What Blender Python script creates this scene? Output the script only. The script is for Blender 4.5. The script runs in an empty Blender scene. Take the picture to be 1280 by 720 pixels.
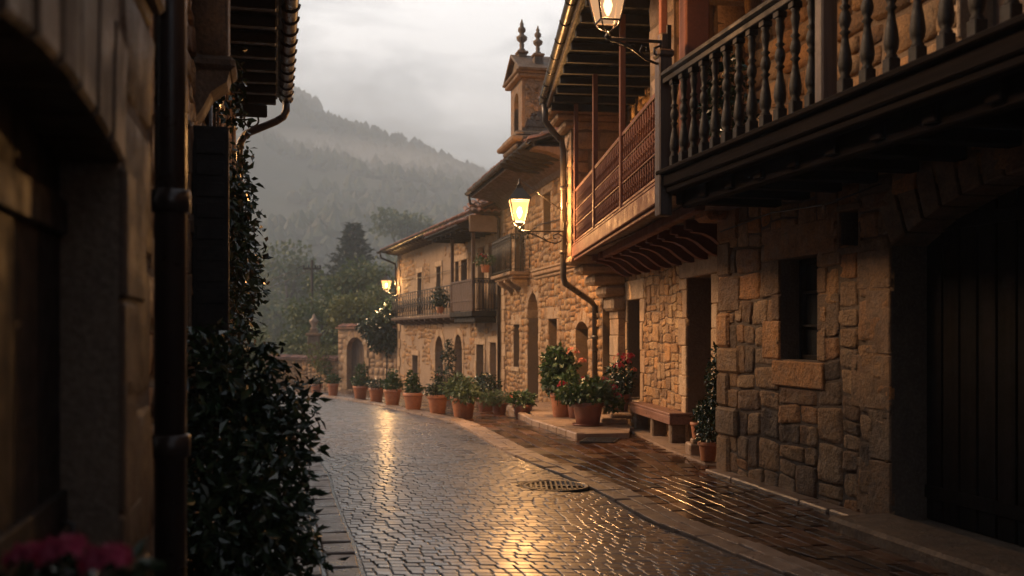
import bpy, math, random
import numpy as np
from mathutils import Vector, Matrix, noise
R = math.radians
C = bpy.context.scene
col = C.collection
# ------------------------------------------------------------------ camera
cam = bpy.data.cameras.new('camera'); cam_o = bpy.data.objects.new('camera', cam); col.objects.link(cam_o)
cam_o.location = (0, 0, 1.7); cam_o.rotation_euler = (R(90), 0, 0)
cam.sensor_width = 36; cam.lens = 1250/1280*36
cam.shift_y = 55/1280; cam.clip_start = .05; cam.clip_end = 9000
cam.dof.use_dof = True; cam.dof.focus_distance = 12; cam.dof.aperture_fstop = 1.6
C.camera = cam_o
# ------------------------------------------------------------------ world, sun, exposure
SUN_EL, SUN_AZ = 28, 282      # azimuth clockwise from +Y
w = bpy.data.worlds.new('World'); C.world = w; w.use_nodes = True
nt = w.node_tree; N = nt.nodes; L = nt.links; N.clear()
out = N.new('ShaderNodeOutputWorld'); bg = N.new('ShaderNodeBackground'); bg.inputs['Strength'].default_value = .1
sky = N.new('ShaderNodeTexSky'); sky.sky_type = 'NISHITA'; sky.sun_disc = False
sky.sun_elevation = R(SUN_EL); sky.sun_rotation = R(SUN_AZ); sky.air_density = 2; sky.dust_density = 6; sky.altitude = 100
tc = N.new('ShaderNodeTexCoord')
mp = N.new('ShaderNodeMapping'); mp.inputs['Scale'].default_value = (1.0, 1.0, 2.6); mp.inputs['Location'].default_value = (.3, .1, .55)
L.new(tc.outputs['Generated'], mp.inputs['Vector'])
n1 = N.new('ShaderNodeTexNoise'); n1.inputs['Scale'].default_value = 3.4; n1.inputs['Detail'].default_value = 6; n1.inputs['Roughness'].default_value = .62
n1.inputs['Distortion'].default_value = .35
L.new(mp.outputs[0], n1.inputs['Vector'])
# the bright side of the overcast: a broad glow round one direction
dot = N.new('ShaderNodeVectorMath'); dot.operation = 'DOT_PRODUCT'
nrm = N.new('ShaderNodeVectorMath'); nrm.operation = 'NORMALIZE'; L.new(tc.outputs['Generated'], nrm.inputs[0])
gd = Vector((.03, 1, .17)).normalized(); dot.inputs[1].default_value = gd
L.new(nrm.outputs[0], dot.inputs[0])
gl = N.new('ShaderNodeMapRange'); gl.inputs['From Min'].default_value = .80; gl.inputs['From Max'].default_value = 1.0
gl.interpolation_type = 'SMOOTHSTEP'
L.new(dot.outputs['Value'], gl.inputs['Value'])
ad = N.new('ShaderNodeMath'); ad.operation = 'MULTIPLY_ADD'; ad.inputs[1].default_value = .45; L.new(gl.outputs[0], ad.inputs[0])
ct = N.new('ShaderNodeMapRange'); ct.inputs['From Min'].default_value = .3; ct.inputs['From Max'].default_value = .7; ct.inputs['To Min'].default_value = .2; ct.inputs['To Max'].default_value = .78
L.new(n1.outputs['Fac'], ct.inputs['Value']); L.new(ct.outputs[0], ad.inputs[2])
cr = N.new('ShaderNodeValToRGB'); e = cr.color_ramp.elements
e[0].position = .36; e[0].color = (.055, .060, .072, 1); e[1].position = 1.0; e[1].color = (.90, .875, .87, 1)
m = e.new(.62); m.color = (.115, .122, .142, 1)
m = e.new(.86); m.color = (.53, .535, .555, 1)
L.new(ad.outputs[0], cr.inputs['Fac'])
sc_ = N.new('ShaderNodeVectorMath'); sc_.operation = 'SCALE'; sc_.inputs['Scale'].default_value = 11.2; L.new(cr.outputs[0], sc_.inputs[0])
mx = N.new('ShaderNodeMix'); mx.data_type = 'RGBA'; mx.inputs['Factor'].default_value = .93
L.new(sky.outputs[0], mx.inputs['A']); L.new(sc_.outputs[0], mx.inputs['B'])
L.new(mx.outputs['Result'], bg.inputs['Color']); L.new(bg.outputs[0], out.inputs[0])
sun = bpy.data.lights.new('sun', 'SUN'); sun.energy = 2.9; sun.angle = R(24); sun.color = (1, .62, .34)
so = bpy.data.objects.new('sun', sun); col.objects.link(so)
az = R(SUN_AZ); el = R(SUN_EL)
sd = Vector((math.sin(az)*math.cos(el), math.cos(az)*math.cos(el), math.sin(el)))
so.rotation_euler = sd.to_track_quat('Z', 'Y').to_euler(); so.location = (-20, 10, 30)
C.view_settings.view_transform = 'Standard'; C.view_settings.look = 'None'; C.view_settings.gamma = 1
C.view_settings.exposure = 1.7
cy = C.cycles
cy.use_denoising = True; cy.max_bounces = 6; cy.diffuse_bounces = 3; cy.glossy_bounces = 3; cy.transmission_bounces = 3
cy.transparent_max_bounces = 8; cy.volume_bounces = 1; cy.sample_clamp_indirect = 4
LAMP = 1.0
HAZE = .0017

# ------------------------------------------------------------------ materials
def mat(name, base=(.3,.3,.3), rough=.7, island=None, noise_=None, bump=0, bscale=40, metal=0, wet=None, spec=.5, hue2=None, streak=None, coat=0, trans=0, ior=0, irough=0):
    """island: list of colours picked per loose piece; noise_: (scale, colour, amount) blotches; wet: (rmin, rmax, scale)"""
    m = bpy.data.materials.new(name); m.use_nodes = True
    t = m.node_tree; n = t.nodes; l = t.links; p = n['Principled BSDF']
    p.inputs['Roughness'].default_value = rough; p.inputs['Metallic'].default_value = metal
    p.inputs['Specular IOR Level'].default_value = spec
    if ior: p.inputs['IOR'].default_value = ior
    if coat: p.inputs['Coat Weight'].default_value = coat; p.inputs['Coat Roughness'].default_value = .22
    tc = n.new('ShaderNodeTexCoord'); src = None
    if island:
        g = n.new('ShaderNodeNewGeometry'); r = n.new('ShaderNodeValToRGB'); r.color_ramp.interpolation = 'LINEAR'
        el = r.color_ramp.elements; k = len(island)
        el[0].color = (*island[0], 1); el[1].color = (*island[-1], 1)
        for i in range(1, k-1):
            q = el.new(i/(k-1)); q.color = (*island[i], 1)
        l.new(g.outputs['Random Per Island'], r.inputs['Fac']); src = r.outputs[0]
    else:
        r = n.new('ShaderNodeRGB'); r.outputs[0].default_value = (*base, 1); src = r.outputs[0]
    def nz(scale, detail=5, rough=.6):
        x = n.new('ShaderNodeTexNoise'); x.inputs['Scale'].default_value = scale; x.inputs['Detail'].default_value = detail
        x.inputs['Roughness'].default_value = rough; l.new(tc.outputs['Object'], x.inputs['Vector']); return x
    for (s, c, a) in (noise_ or []):
        x = nz(s); mr = n.new('ShaderNodeMapRange'); mr.inputs['From Min'].default_value = .42; mr.inputs['From Max'].default_value = .68
        mr.inputs['To Max'].default_value = a; l.new(x.outputs['Fac'], mr.inputs['Value'])
        mi = n.new('ShaderNodeMix'); mi.data_type = 'RGBA'; l.new(mr.outputs[0], mi.inputs['Factor']); l.new(src, mi.inputs['A'])
        mi.inputs['B'].default_value = (*c, 1); src = mi.outputs['Result']
    if streak:   # grain: noise stretched along one axis
        ax, s, c, a = streak
        mp = n.new('ShaderNodeMapping'); v = [s, s, s]; v[ax] = s*.04; mp.inputs['Scale'].default_value = v
        l.new(tc.outputs['Object'], mp.inputs['Vector'])
        x = n.new('ShaderNodeTexNoise'); x.inputs['Scale'].default_value = 1; x.inputs['Detail'].default_value = 5; l.new(mp.outputs[0], x.inputs['Vector'])
        mr = n.new('ShaderNodeMapRange'); mr.inputs['From Min'].default_value = .4; mr.inputs['From Max'].default_value = .65; mr.inputs['To Max'].default_value = a
        l.new(x.outputs['Fac'], mr.inputs['Value'])
        mi = n.new('ShaderNodeMix'); mi.data_type = 'RGBA'; l.new(mr.outputs[0], mi.inputs['Factor']); l.new(src, mi.inputs['A'])
        mi.inputs['B'].default_value = (*c, 1); src = mi.outputs['Result']
    l.new(src, p.inputs['Base Color'])
    if wet:
        x = nz(wet[2], 4); mr = n.new('ShaderNodeMapRange'); mr.inputs['From Min'].default_value = .35; mr.inputs['From Max'].default_value = .65
        mr.inputs['To Min'].default_value = wet[0]; mr.inputs['To Max'].default_value = wet[1]
        l.new(x.outputs['Fac'], mr.inputs['Value']); l.new(mr.outputs[0], p.inputs['Roughness'])
    if irough and island:   # some stones more polished than others
        g2 = n.new('ShaderNodeMapRange'); g2.inputs['From Min'].default_value = 0; g2.inputs['To Min'].default_value = -irough; g2.inputs['To Max'].default_value = irough
        mu = n.new('ShaderNodeMath'); mu.operation = 'MULTIPLY'; mu.inputs[1].default_value = 37.7; l.new(g.outputs['Random Per Island'], mu.inputs[0])
        fr = n.new('ShaderNodeMath'); fr.operation = 'FRACT'; l.new(mu.outputs[0], fr.inputs[0]); l.new(fr.outputs[0], g2.inputs['Value'])
        sm = n.new('ShaderNodeMath'); sm.operation = 'ADD'; sm.use_clamp = True; l.new(g2.outputs[0], sm.inputs[0])
        if wet: l.new(mr.outputs[0], sm.inputs[1])
        else: sm.inputs[1].default_value = rough
        l.new(sm.outputs[0], p.inputs['Roughness'])
    if bump:
        x = nz(bscale, 8, .65); b = n.new('ShaderNodeBump'); b.inputs['Strength'].default_value = 1; b.inputs['Distance'].default_value = bump
        l.new(x.outputs['Fac'], b.inputs['Height']); l.new(b.outputs[0], p.inputs['Normal'])
    if trans:   # leaves let some light through
        p.inputs['Subsurface Weight'].default_value = 0
        tr = n.new('ShaderNodeBsdfTranslucent'); l.new(src, tr.inputs['Color']); ms = n.new('ShaderNodeMixShader'); ms.inputs[0].default_value = trans
        l.new(p.outputs[0], ms.inputs[1]); l.new(tr.outputs[0], ms.inputs[2]); l.new(ms.outputs[0], n['Material Output'].inputs['Surface'])
    return m
def emit(name, c, s, mixt=0):
    m = bpy.data.materials.new(name); m.use_nodes = True; t = m.node_tree; n = t.nodes; l = t.links; n.clear()
    o = n.new('ShaderNodeOutputMaterial'); e = n.new('ShaderNodeEmission'); e.inputs[0].default_value = (*c, 1); e.inputs[1].default_value = s
    if mixt:
        tr = n.new('ShaderNodeBsdfTransparent'); tr.inputs[0].default_value = (1, .9, .75, 1); ms = n.new('ShaderNodeMixShader'); ms.inputs[0].default_value = mixt
        l.new(e.outputs[0], ms.inputs[1]); l.new(tr.outputs[0], ms.inputs[2]); l.new(ms.outputs[0], o.inputs[0])
    else: l.new(e.outputs[0], o.inputs[0])
    return m
K = {}
STONE_WARM = [(.18,.085,.035),(.54,.29,.11),(.36,.20,.09),(.58,.36,.17),(.25,.13,.055),(.58,.28,.09),(.42,.27,.14)]
STONE_DARK = [(.20,.115,.06),(.54,.29,.12),(.34,.205,.11),(.66,.30,.10),(.11,.07,.045),(.44,.275,.15),(.60,.35,.16)]
K['rubble_near'] = mat('sandstone_rubble_near', island=STONE_DARK, noise_=[(9,(.06,.045,.035),.4),(.9,(.07,.05,.04),.3),(45,(.05,.04,.03),.5)], bump=.05, bscale=20, wet=(.5,.85,6))
K['rubble'] = mat('sandstone_rubble', island=STONE_WARM, noise_=[(8,(.11,.07,.045),.35),(.8,(.12,.08,.055),.3),(40,(.06,.045,.03),.5)], bump=.035, bscale=24, wet=(.55,.85,6))
K['ashlar'] = mat('dressed_sandstone', island=[(.46,.30,.17),(.36,.22,.12),(.52,.36,.22),(.42,.25,.13),(.31,.20,.12)], noise_=[(5,(.13,.085,.055),.45),(35,(.09,.06,.04),.45)], bump=.02, bscale=22, wet=(.5,.8,5))
K['ashlar_dark'] = mat('dressed_sandstone_dark', island=[(.25,.165,.10),(.19,.125,.08),(.33,.18,.085),(.21,.15,.105)], noise_=[(4,(.07,.05,.038),.6),(30,(.05,.04,.03),.45)], bump=.028, bscale=20, wet=(.5,.8,5))
K['mortar'] = mat('lime_mortar', (.17,.11,.065), .9, noise_=[(4,(.12,.085,.06),.6),(30,(.28,.21,.15),.4)], bump=.015, bscale=35)
K['mortar_dark'] = mat('old_mortar', (.14,.10,.07), .9, noise_=[(5,(.08,.06,.05),.6),(40,(.26,.20,.15),.5)], bump=.02, bscale=35)
K['plaster'] = mat('peeling_lime_plaster', (.34,.235,.155), .9, noise_=[(1.6,(.19,.125,.085),.7),(5,(.44,.33,.24),.5),(.7,(.24,.17,.12),.5),(25,(.13,.09,.06),.35)], bump=.02, bscale=14)
K['ashlar_black'] = mat('shade_darkened_sandstone', island=[(.10,.058,.034),(.065,.042,.028),(.12,.07,.038)], noise_=[(3,(.04,.03,.022),.6),(30,(.03,.022,.018),.4)], bump=.02, bscale=20, wet=(.5,.8,5))  # foreground gloom put into the colour: a darker copy of the dressed sandstone
K['joint_sand'] = mat('pale_joint_sand', (.15,.10,.065), .25, noise_=[(6,(.05,.032,.02),.7)], bump=.003, bscale=60, wet=(.1,.4,3))
K['core'] = mat('painted_dark_interior', (.02,.017,.015), .9, noise_=[(3,(.03,.025,.02),.5)])  # shade of rooms, dormer and drains put into a flat dark colour
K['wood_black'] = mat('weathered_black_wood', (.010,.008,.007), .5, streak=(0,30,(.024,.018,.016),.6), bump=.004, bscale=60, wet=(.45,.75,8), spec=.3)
K['wood_near_black'] = mat('near_black_beam', (.010,.008,.008), .75, streak=(0,30,(.022,.017,.015),.5), bump=.004, bscale=60, spec=.02)  # near-black base colour with barely any specular
K['wood_post'] = mat('grey_brown_wood', (.10,.070,.058), .5, streak=(2,30,(.05,.036,.03),.8), bump=.004, bscale=60, wet=(.3,.6,8))
K['wood_red'] = mat('faded_red_wood', (.19,.080,.058), .5, noise_=[(3,(.14,.065,.05),.6)], streak=(0,30,(.13,.06,.046),.6), bump=.003, bscale=60, wet=(.55,.8,6), spec=.2)
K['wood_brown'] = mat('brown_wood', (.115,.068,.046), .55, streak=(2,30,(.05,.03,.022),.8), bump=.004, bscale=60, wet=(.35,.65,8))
K['door_near'] = mat('near_black_door_wood', (.007,.006,.005), .7, streak=(2,22,(.016,.012,.010),.6), bump=.004, bscale=60, wet=(.55,.8,8), spec=.08)  # deep doorway shadow put into the wood colour
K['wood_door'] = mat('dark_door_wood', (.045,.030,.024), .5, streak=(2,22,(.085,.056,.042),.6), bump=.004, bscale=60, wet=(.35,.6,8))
K['iron'] = mat('black_iron', (.018,.016,.015), .42, metal=.0, noise_=[(12,(.045,.028,.02),.5)], wet=(.25,.5,10))
K['pipe'] = mat('grey_zinc_pipe', (.085,.075,.07), .38, metal=.4, noise_=[(6,(.05,.035,.03),.6)], wet=(.25,.45,5))
K['pipe_dark'] = mat('dark_brown_pipe', (.03,.02,.018), .35, metal=.2, noise_=[(6,(.055,.03,.02),.5)], wet=(.25,.45,5))
K['glass'] = mat('window_glass', (.03,.032,.035), .08, spec=.8)
K['curtain'] = mat('white_curtain', (.62,.55,.47), .9, streak=(2,60,(.42,.37,.31),.6))
K['terracotta'] = mat('terracotta', (.46,.175,.085), .6, noise_=[(9,(.30,.10,.05),.6),(20,(.50,.30,.19),.4)], bump=.003, bscale=50, wet=(.35,.7,9))
K['terracotta_dark'] = mat('dark_terracotta', (.20,.075,.05), .55, noise_=[(9,(.12,.05,.035),.6)], bump=.003, bscale=50, wet=(.3,.6,9))
K['soil'] = mat('potting_soil', (.03,.02,.015), .95, bump=.02, bscale=60)
K['leaf'] = mat('green_leaf', island=[(.020,.045,.014),(.05,.095,.028),(.03,.065,.022),(.085,.12,.04)], rough=.38, trans=.25)
K['leaf_dark'] = mat('dark_glossy_leaf', island=[(.008,.018,.010),(.025,.05,.02),(.012,.028,.014),(.045,.075,.03)], rough=.24, trans=.12, spec=.7)
K['leaf_pale'] = mat('pale_leaf', island=[(.07,.11,.05),(.12,.16,.08),(.05,.085,.035)], rough=.45, trans=.25)
K['leaf_tree'] = mat('tree_leaf', island=[(.05,.085,.03),(.10,.14,.05),(.07,.105,.04),(.15,.17,.06)], rough=.6, trans=.2)
K['leaf_yellow'] = mat('yellow_green_leaf', island=[(.09,.11,.03),(.15,.16,.045),(.065,.085,.028)], rough=.6, trans=.25)
K['needle'] = mat('conifer_needle', island=[(.012,.028,.014),(.022,.044,.02),(.03,.05,.024)], rough=.65, trans=.1)
K['flower_pink'] = mat('pink_petal', island=[(.42,.04,.11),(.28,.02,.07),(.5,.10,.16)], rough=.6, trans=.3)
K['flower_red'] = mat('red_petal', island=[(.42,.02,.03),(.28,.012,.03),(.50,.06,.05)], rough=.6, trans=.3)
K['flower_coral'] = mat('coral_petal', island=[(.65,.16,.09),(.70,.28,.18),(.5,.10,.06)], rough=.6, trans=.3)
K['flower_white'] = mat('white_petal', island=[(.6,.55,.5),(.5,.45,.42)], rough=.6, trans=.3)
K['bark'] = mat('bark', (.06,.045,.035), .9, streak=(2,20,(.03,.022,.018),.8), bump=.02, bscale=20)
K['tile'] = mat('clay_roof_tile', island=[(.24,.095,.06),(.33,.14,.085),(.15,.07,.05),(.38,.19,.13),(.10,.065,.05)], rough=.7, noise_=[(5,(.07,.055,.045),.6)], bump=.006, bscale=40, wet=(.4,.7,6))
K['setts'] = mat('wet_setts', island=[(.085,.058,.043),(.12,.085,.063),(.06,.042,.034),(.155,.11,.08),(.10,.072,.056)], noise_=[(3,(.035,.024,.02),.5),(60,(.03,.022,.018),.4)], bump=.0018, bscale=55, wet=(.26,.46,1.1), spec=.5, ior=1.75, coat=.6, irough=.1)
K['flags'] = mat('wet_flagstones', island=[(.045,.020,.011),(.10,.040,.019),(.014,.008,.006),(.15,.064,.029),(.055,.027,.016),(.02,.011,.008)], noise_=[(3,(.03,.018,.012),.5)], bump=.0015, bscale=30, wet=(.14,.34,1.2), spec=.5, ior=1.5, coat=.15, irough=.2)
K['kerb'] = mat('worn_kerb_stone', island=[(.27,.185,.13),(.34,.235,.17),(.20,.14,.10)], noise_=[(5,(.10,.065,.048),.6),(45,(.30,.21,.15),.3)], bump=.008, bscale=30, wet=(.25,.55,3))
K['bed'] = mat('wet_joint_sand', (.016,.012,.009), .3, bump=.003, bscale=60, wet=(.08,.35,3))
K['earth'] = mat('meadow_earth', (.045,.05,.022), .95, noise_=[(.2,(.07,.055,.035),.6),(2,(.03,.04,.015),.5)], bump=.05, bscale=3)
K['hill'] = mat('wooded_hillside', (.045,.055,.03), .95, noise_=[(.03,(.10,.085,.06),.7),(.012,(.03,.045,.025),.8),(.15,(.02,.03,.016),.6)], bump=.8, bscale=.5)
K['rock'] = mat('pale_limestone', (.30,.27,.24), .9, noise_=[(.2,(.16,.14,.12),.7)], bump=.3, bscale=1)
K['bench_wood'] = mat('reddish_bench_plank', (.24,.12,.085), .45, streak=(0,30,(.13,.065,.048),.7), bump=.004, bscale=50, wet=(.25,.55,6))
K['lamp_glass'] = emit('lit_lantern_glass', (1,.50,.16), .9, .45)
K['lamp_glass_near'] = emit('lit_lantern_glass_pale', (1,.55,.28), .28, .5)
K['bulb'] = emit('lamp_bulb', (1,.52,.18), 60, .6)
K['bulb_near'] = emit('lamp_bulb_near', (1,.6,.28), 4, .6)

# ------------------------------------------------------------------ mesh helpers
class MB:
    def __init__(s): s.V = []; s.F = []; s.n = 0; s.sm = []
    def add(s, V, F, smooth=False):
        V = np.asarray(V, float).reshape(-1, 3); s.V.append(V)
        s.F += [tuple(i+s.n for i in f) for f in F]; s.sm += [smooth]*len(F); s.n += len(V); return s
    def build(s, name, m, parent=None, loc=None):
        me = bpy.data.meshes.new(name); me.from_pydata(np.vstack(s.V).tolist() if s.V else [], [], s.F)
        me.materials.append(K[m] if isinstance(m, str) else m)
        me.polygons.foreach_set('use_smooth', s.sm); me.update()
        o = bpy.data.objects.new(name, me); col.objects.link(o)
        if parent: o.parent = parent
        if loc is not None: o.location = loc
        return o
    # boxes with chamfered edges
    def box(s, x0, x1, y0, y1, z0, z1, c=.006, xf=None):
        x0, x1 = min(x0,x1), max(x0,x1); y0, y1 = min(y0,y1), max(y0,y1); z0, z1 = min(z0,z1), max(z0,z1)
        c = min(c, (x1-x0)*.3, (y1-y0)*.3, (z1-z0)*.3)
        V = []
        idx = {}
        for i in (0,1):
            for j in (0,1):
                for k in (0,1):
                    px, py, pz = (x0,x1)[i], (y0,y1)[j], (z0,z1)[k]
                    sx, sy, sz = (c,-c)[i], (c,-c)[j], (c,-c)[k]
                    b = len(V); idx[i,j,k] = b
                    V += [(px, py+sy, pz+sz), (px+sx, py, pz+sz), (px+sx, py+sy, pz)]
        F = []
        q = lambda a, t: idx[a]+t
        F.append((q((0,0,0),0), q((0,0,1),0), q((0,1,1),0), q((0,1,0),0)))
        F.append((q((1,0,0),0), q((1,1,0),0), q((1,1,1),0), q((1,0,1),0)))
        F.append((q((0,0,0),1), q((1,0,0),1), q((1,0,1),1), q((0,0,1),1)))
        F.append((q((0,1,0),1), q((0,1,1),1), q((1,1,1),1), q((1,1,0),1)))
        F.append((q((0,0,0),2), q((0,1,0),2), q((1,1,0),2), q((1,0,0),2)))
        F.append((q((0,0,1),2), q((1,0,1),2), q((1,1,1),2), q((0,1,1),2)))
        for j in (0,1):
            for k in (0,1): F.append((q((0,j,k),1), q((1,j,k),1), q((1,j,k),2), q((0,j,k),2)))
        for i in (0,1):
            for k in (0,1): F.append((q((i,0,k),0), q((i,1,k),0), q((i,1,k),2), q((i,0,k),2)))
        for i in (0,1):
            for j in (0,1): F.append((q((i,j,0),0), q((i,j,1),0), q((i,j,1),1), q((i,j,0),1)))
        for a in idx: F.append((idx[a], idx[a]+1, idx[a]+2))
        V = np.array(V)
        if xf is not None: V = xf(V)
        return s.add(V, F)
    def bar(s, a, b, w, h=None, c=.004, up=(0,0,1)):
        """square bar from a to b"""
        a = Vector(a); b = Vector(b); d = b-a; Ln = d.length
        if Ln < 1e-5: return s
        d.normalize(); u = Vector(up)
        if abs(d.dot(u)) > .98: u = Vector((0,1,0))
        r = d.cross(u).normalized(); u = r.cross(d).normalized(); h = h or w
        Mx = np.array([list(d), list(r), list(u)]); a_ = np.array(a)
        return s.box(0, Ln, -w/2, w/2, -h/2, h/2, c, lambda V: V@Mx+a_)
    def tube(s, P, r, n=8, cap=True, smooth=True):
        P = [Vector(p) for p in P]; rr = r if isinstance(r, (list, tuple)) else [r]*len(P)
        V = []; F = []; pr = None
        for i, p in enumerate(P):
            d = (P[min(i+1, len(P)-1)]-P[max(i-1, 0)]).normalized()
            if pr is None:
                u = Vector((0,0,1)) if abs(d.z) < .9 else Vector((1,0,0)); pr = d.cross(u).normalized()
            else: pr = (pr-d*pr.dot(d)).normalized()
            q = d.cross(pr)
            for k in range(n):
                t = 2*math.pi*k/n; V.append(p+pr*math.cos(t)*rr[i]+q*math.sin(t)*rr[i])
        for i in range(len(P)-1):
            for k in range(n): F.append((i*n+k, i*n+(k+1)%n, (i+1)*n+(k+1)%n, (i+1)*n+k))
        if cap: F.append(tuple(range(n))[::-1]); F.append(tuple((len(P)-1)*n+k for k in range(n)))
        return s.add([tuple(v) for v in V], F, smooth)
    def lathe(s, prof, n=12, c=(0,0,0), smooth=True, sq=False):
        V = []; F = []
        for (r, z) in prof:
            for k in range(n):
                t = 2*math.pi*(k+.5)/n; V.append((c[0]+r*math.cos(t), c[1]+r*math.sin(t), c[2]+z))
        for i in range(len(prof)-1):
            for k in range(n): F.append((i*n+k, i*n+(k+1)%n, (i+1)*n+(k+1)%n, (i+1)*n+k))
        F.append(tuple(range(n))[::-1]); F.append(tuple((len(prof)-1)*n+k for k in range(n)))
        return s.add(V, F, smooth)
    def prism(s, poly, y0, y1, axis=1):
        """2-D outline (a, z) pushed between y0 and y1 along the given axis"""
        n = len(poly)
        def P(a, z, y): return (a, y, z) if axis == 1 else ((y, a, z) if axis == 0 else (a, z, y))
        V = [P(a, z, y0) for a, z in poly]+[P(a, z, y1) for a, z in poly]
        F = [tuple(range(n)), tuple(range(2*n-1, n-1, -1))]+[(i, i+n, (i+1) % n+n, (i+1) % n) for i in range(n)]
        return s.add(V, F)

def tag(o, label=None, cat=None, group=None, kind=None):
    if label: o['label'] = label
    if cat: o['category'] = cat
    if group: o['group'] = group
    if kind: o['kind'] = kind
    return o
def empty(name, loc=(0,0,0), rz=0, **k):
    o = bpy.data.objects.new(name, None); o.empty_display_size = .3; col.objects.link(o); o.location = loc; o.rotation_euler = (0, 0, rz)
    return tag(o, **k)
def facade(name, Np, Fp, **k):
    d = Vector((Fp[0]-Np[0], Fp[1]-Np[1])); o = empty(name, (Np[0], Np[1], 0), math.atan2(d.y, d.x), **k); return o, d.length
def copy_tree(o, parent=None, loc=None, rz=None, sc=None):
    c = o.copy(); col.objects.link(c)
    if parent: c.parent = parent
    if loc is not None: c.location = loc
    if rz is not None: c.rotation_euler = (0, 0, rz)
    if sc is not None: c.scale = (sc, sc, sc) if not isinstance(sc, tuple) else sc
    for ch in [x for x in bpy.data.objects if x.parent == o]: copy_tree(ch, c)
    return c
def g(Y):
    """ground height: the street falls away beyond 18 m, levels out at the foot of the hills"""
    t = max(0., Y-16.0); 
    if t < 4: return -.036*t*t/8
    if t < 40: return -.072-.036*(t-4)
    return -.072-.036*36-.036*12*(1-math.exp(-(t-40)/12))

# ------------------------------------------------------------------ masonry
def nvec(x, y, s=1.0):
    v = noise.noise_vector(Vector((x*s, y*s, 3.7))); return v
def split(rect, w, h, rng, out):
    a0, a1, b0, b1 = rect; W = a1-a0; H = b1-b0
    if W <= 1e-3 or H <= 1e-3: return
    tw = rng.uniform(*w); th = rng.uniform(*h)
    cw = W > tw*1.35; ch = H > th*1.35
    if not cw and not ch: out.append(rect); return
    if cw and (not ch or W/tw > H/th):
        n = max(2, round(W/tw)); k = rng.randint(1, n-1) if n < 5 else rng.randint(n//3, n-n//3); f = k/n+rng.uniform(-.12, .12)/n
        x = a0+W*f; split((a0, x, b0, b1), w, h, rng, out); split((x, a1, b0, b1), w, h, rng, out)
    else:
        n = max(2, round(H/th)); k = rng.randint(1, n-1) if n < 5 else rng.randint(n//3, n-n//3); f = k/n+rng.uniform(-.12, .12)/n
        x = b0+H*f; split((a0, a1, b0, x), w, h, rng, out); split((a0, a1, x, b1), w, h, rng, out)
GR = {9: np.array([-1,-.93,-.68,-.36,0,.36,.68,.93,1]), 6: np.array([-1,-.9,-.4,.4,.9,1]), 5: np.array([-1,-.87,0,.87,1])}
def stones(mb, rects, w=(.22,.5), h=(.14,.32), gap=.012, proud=.03, warp=.05, rough=.012, seed=1, org=(0,0,0), ax=(1,0,0), bx=(0,0,1), nx=(0,1,0), n=6, skip=None, wf=2.2, rnd=.25):
    rng = random.Random(seed); out = []
    for r in rects: split(r, w, h, rng, out)
    org = np.array(org, float); ax = np.array(ax, float); bx = np.array(bx, float); nx = np.array(nx, float)
    G = GR[n]; S, T = np.meshgrid(G, G, indexing='ij')
    ed = 1-G[-2]; prof = np.clip((1-np.abs(S))/ed, 0, 1)*np.clip((1-np.abs(T))/ed, 0, 1)
    F = [(i*n+j, (i+1)*n+j, (i+1)*n+j+1, i*n+j+1) for i in range(n-1) for j in range(n-1)]
    flip = np.dot(np.cross(ax, bx), nx) < 0
    if flip: F = [f[::-1] for f in F]
    npr = np.random.RandomState(seed)
    for (a0, a1, b0, b1) in out:
        if skip and skip(a0, a1, b0, b1): continue
        gp = gap*rng.uniform(.5, 1.5)
        cs = []
        for (a, b) in ((a0,b0),(a1,b0),(a0,b1),(a1,b1)):
            v = nvec(a, b, wf); cs.append((a+v.x*warp, b+v.y*warp))
        ca = (a0+a1)/2; hw = max(.01, (a1-a0)/2-gp); hh = max(.01, (b1-b0)/2-gp)
        fx = hw/((a1-a0)/2); fy = hh/((b1-b0)/2)
        # rounded corners: pull in where both |s|,|t| are large
        k = rnd*rng.uniform(.4, 1)
        S2 = S*fx*(1-k*.5*(np.abs(T)**4)*(np.abs(S) > .5)*min(1, .12/hw)); T2 = T*fy*(1-k*.5*(np.abs(S)**4)*(np.abs(T) > .5)*min(1, .12/hh))
        ws = ((1-S2)*(1-T2)/4, (1+S2)*(1-T2)/4, (1-S2)*(1+T2)/4, (1+S2)*(1+T2)/4)
        A = sum(wi*c[0] for wi, c in zip(ws, cs)); B = sum(wi*c[1] for wi, c in zip(ws, cs))
        jit = npr.uniform(-1, 1, (n, n, 3))
        A = A+jit[..., 0]*rough*.7; B = B+jit[..., 1]*rough*.7
        p = proud*rng.uniform(.45, 1.35)
        tilt = S*rng.uniform(-.3, .3)*proud+T*rng.uniform(-.3, .3)*proud
        D = -.02+prof*(p+.02+tilt)+jit[..., 2]*rough*(prof > .3)
        if n == 9:
            for i in range(1, 8):
                for j in range(1, 8):
                    q = Vector((A[i, j], B[i, j], seed)); D[i, j] += noise.noise(q*5)*.012+noise.noise(q*13)*.009
        V = org+A[..., None]*ax+B[..., None]*bx+D[..., None]*nx
        mb.add(V.reshape(-1, 3), F, True)
def cells(u0, u1, z0, z1, ops):
    br = sorted({u0, u1}|{min(max(x, u0), u1) for o in ops for x in (o['u0'], o['u1'])}); res = []
    prev = None
    for a, b in zip(br, br[1:]):
        if b-a < 1e-4: continue
        cover = sorted([(o['z0'], o['z1']) for o in ops if o['u0'] < (a+b)/2 < o['u1']])
        zs = []; z = z0
        for p, q in cover:
            if p > z: zs.append((z, p))
            z = max(z, q)
        if z < z1: zs.append((z, z1))
        if prev and prev[2] == zs: prev[1] = b
        else: prev = [a, b, zs]; res.append(prev)
    return [(a, b, p, q) for a, b, zs in res for p, q in zs]
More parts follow.
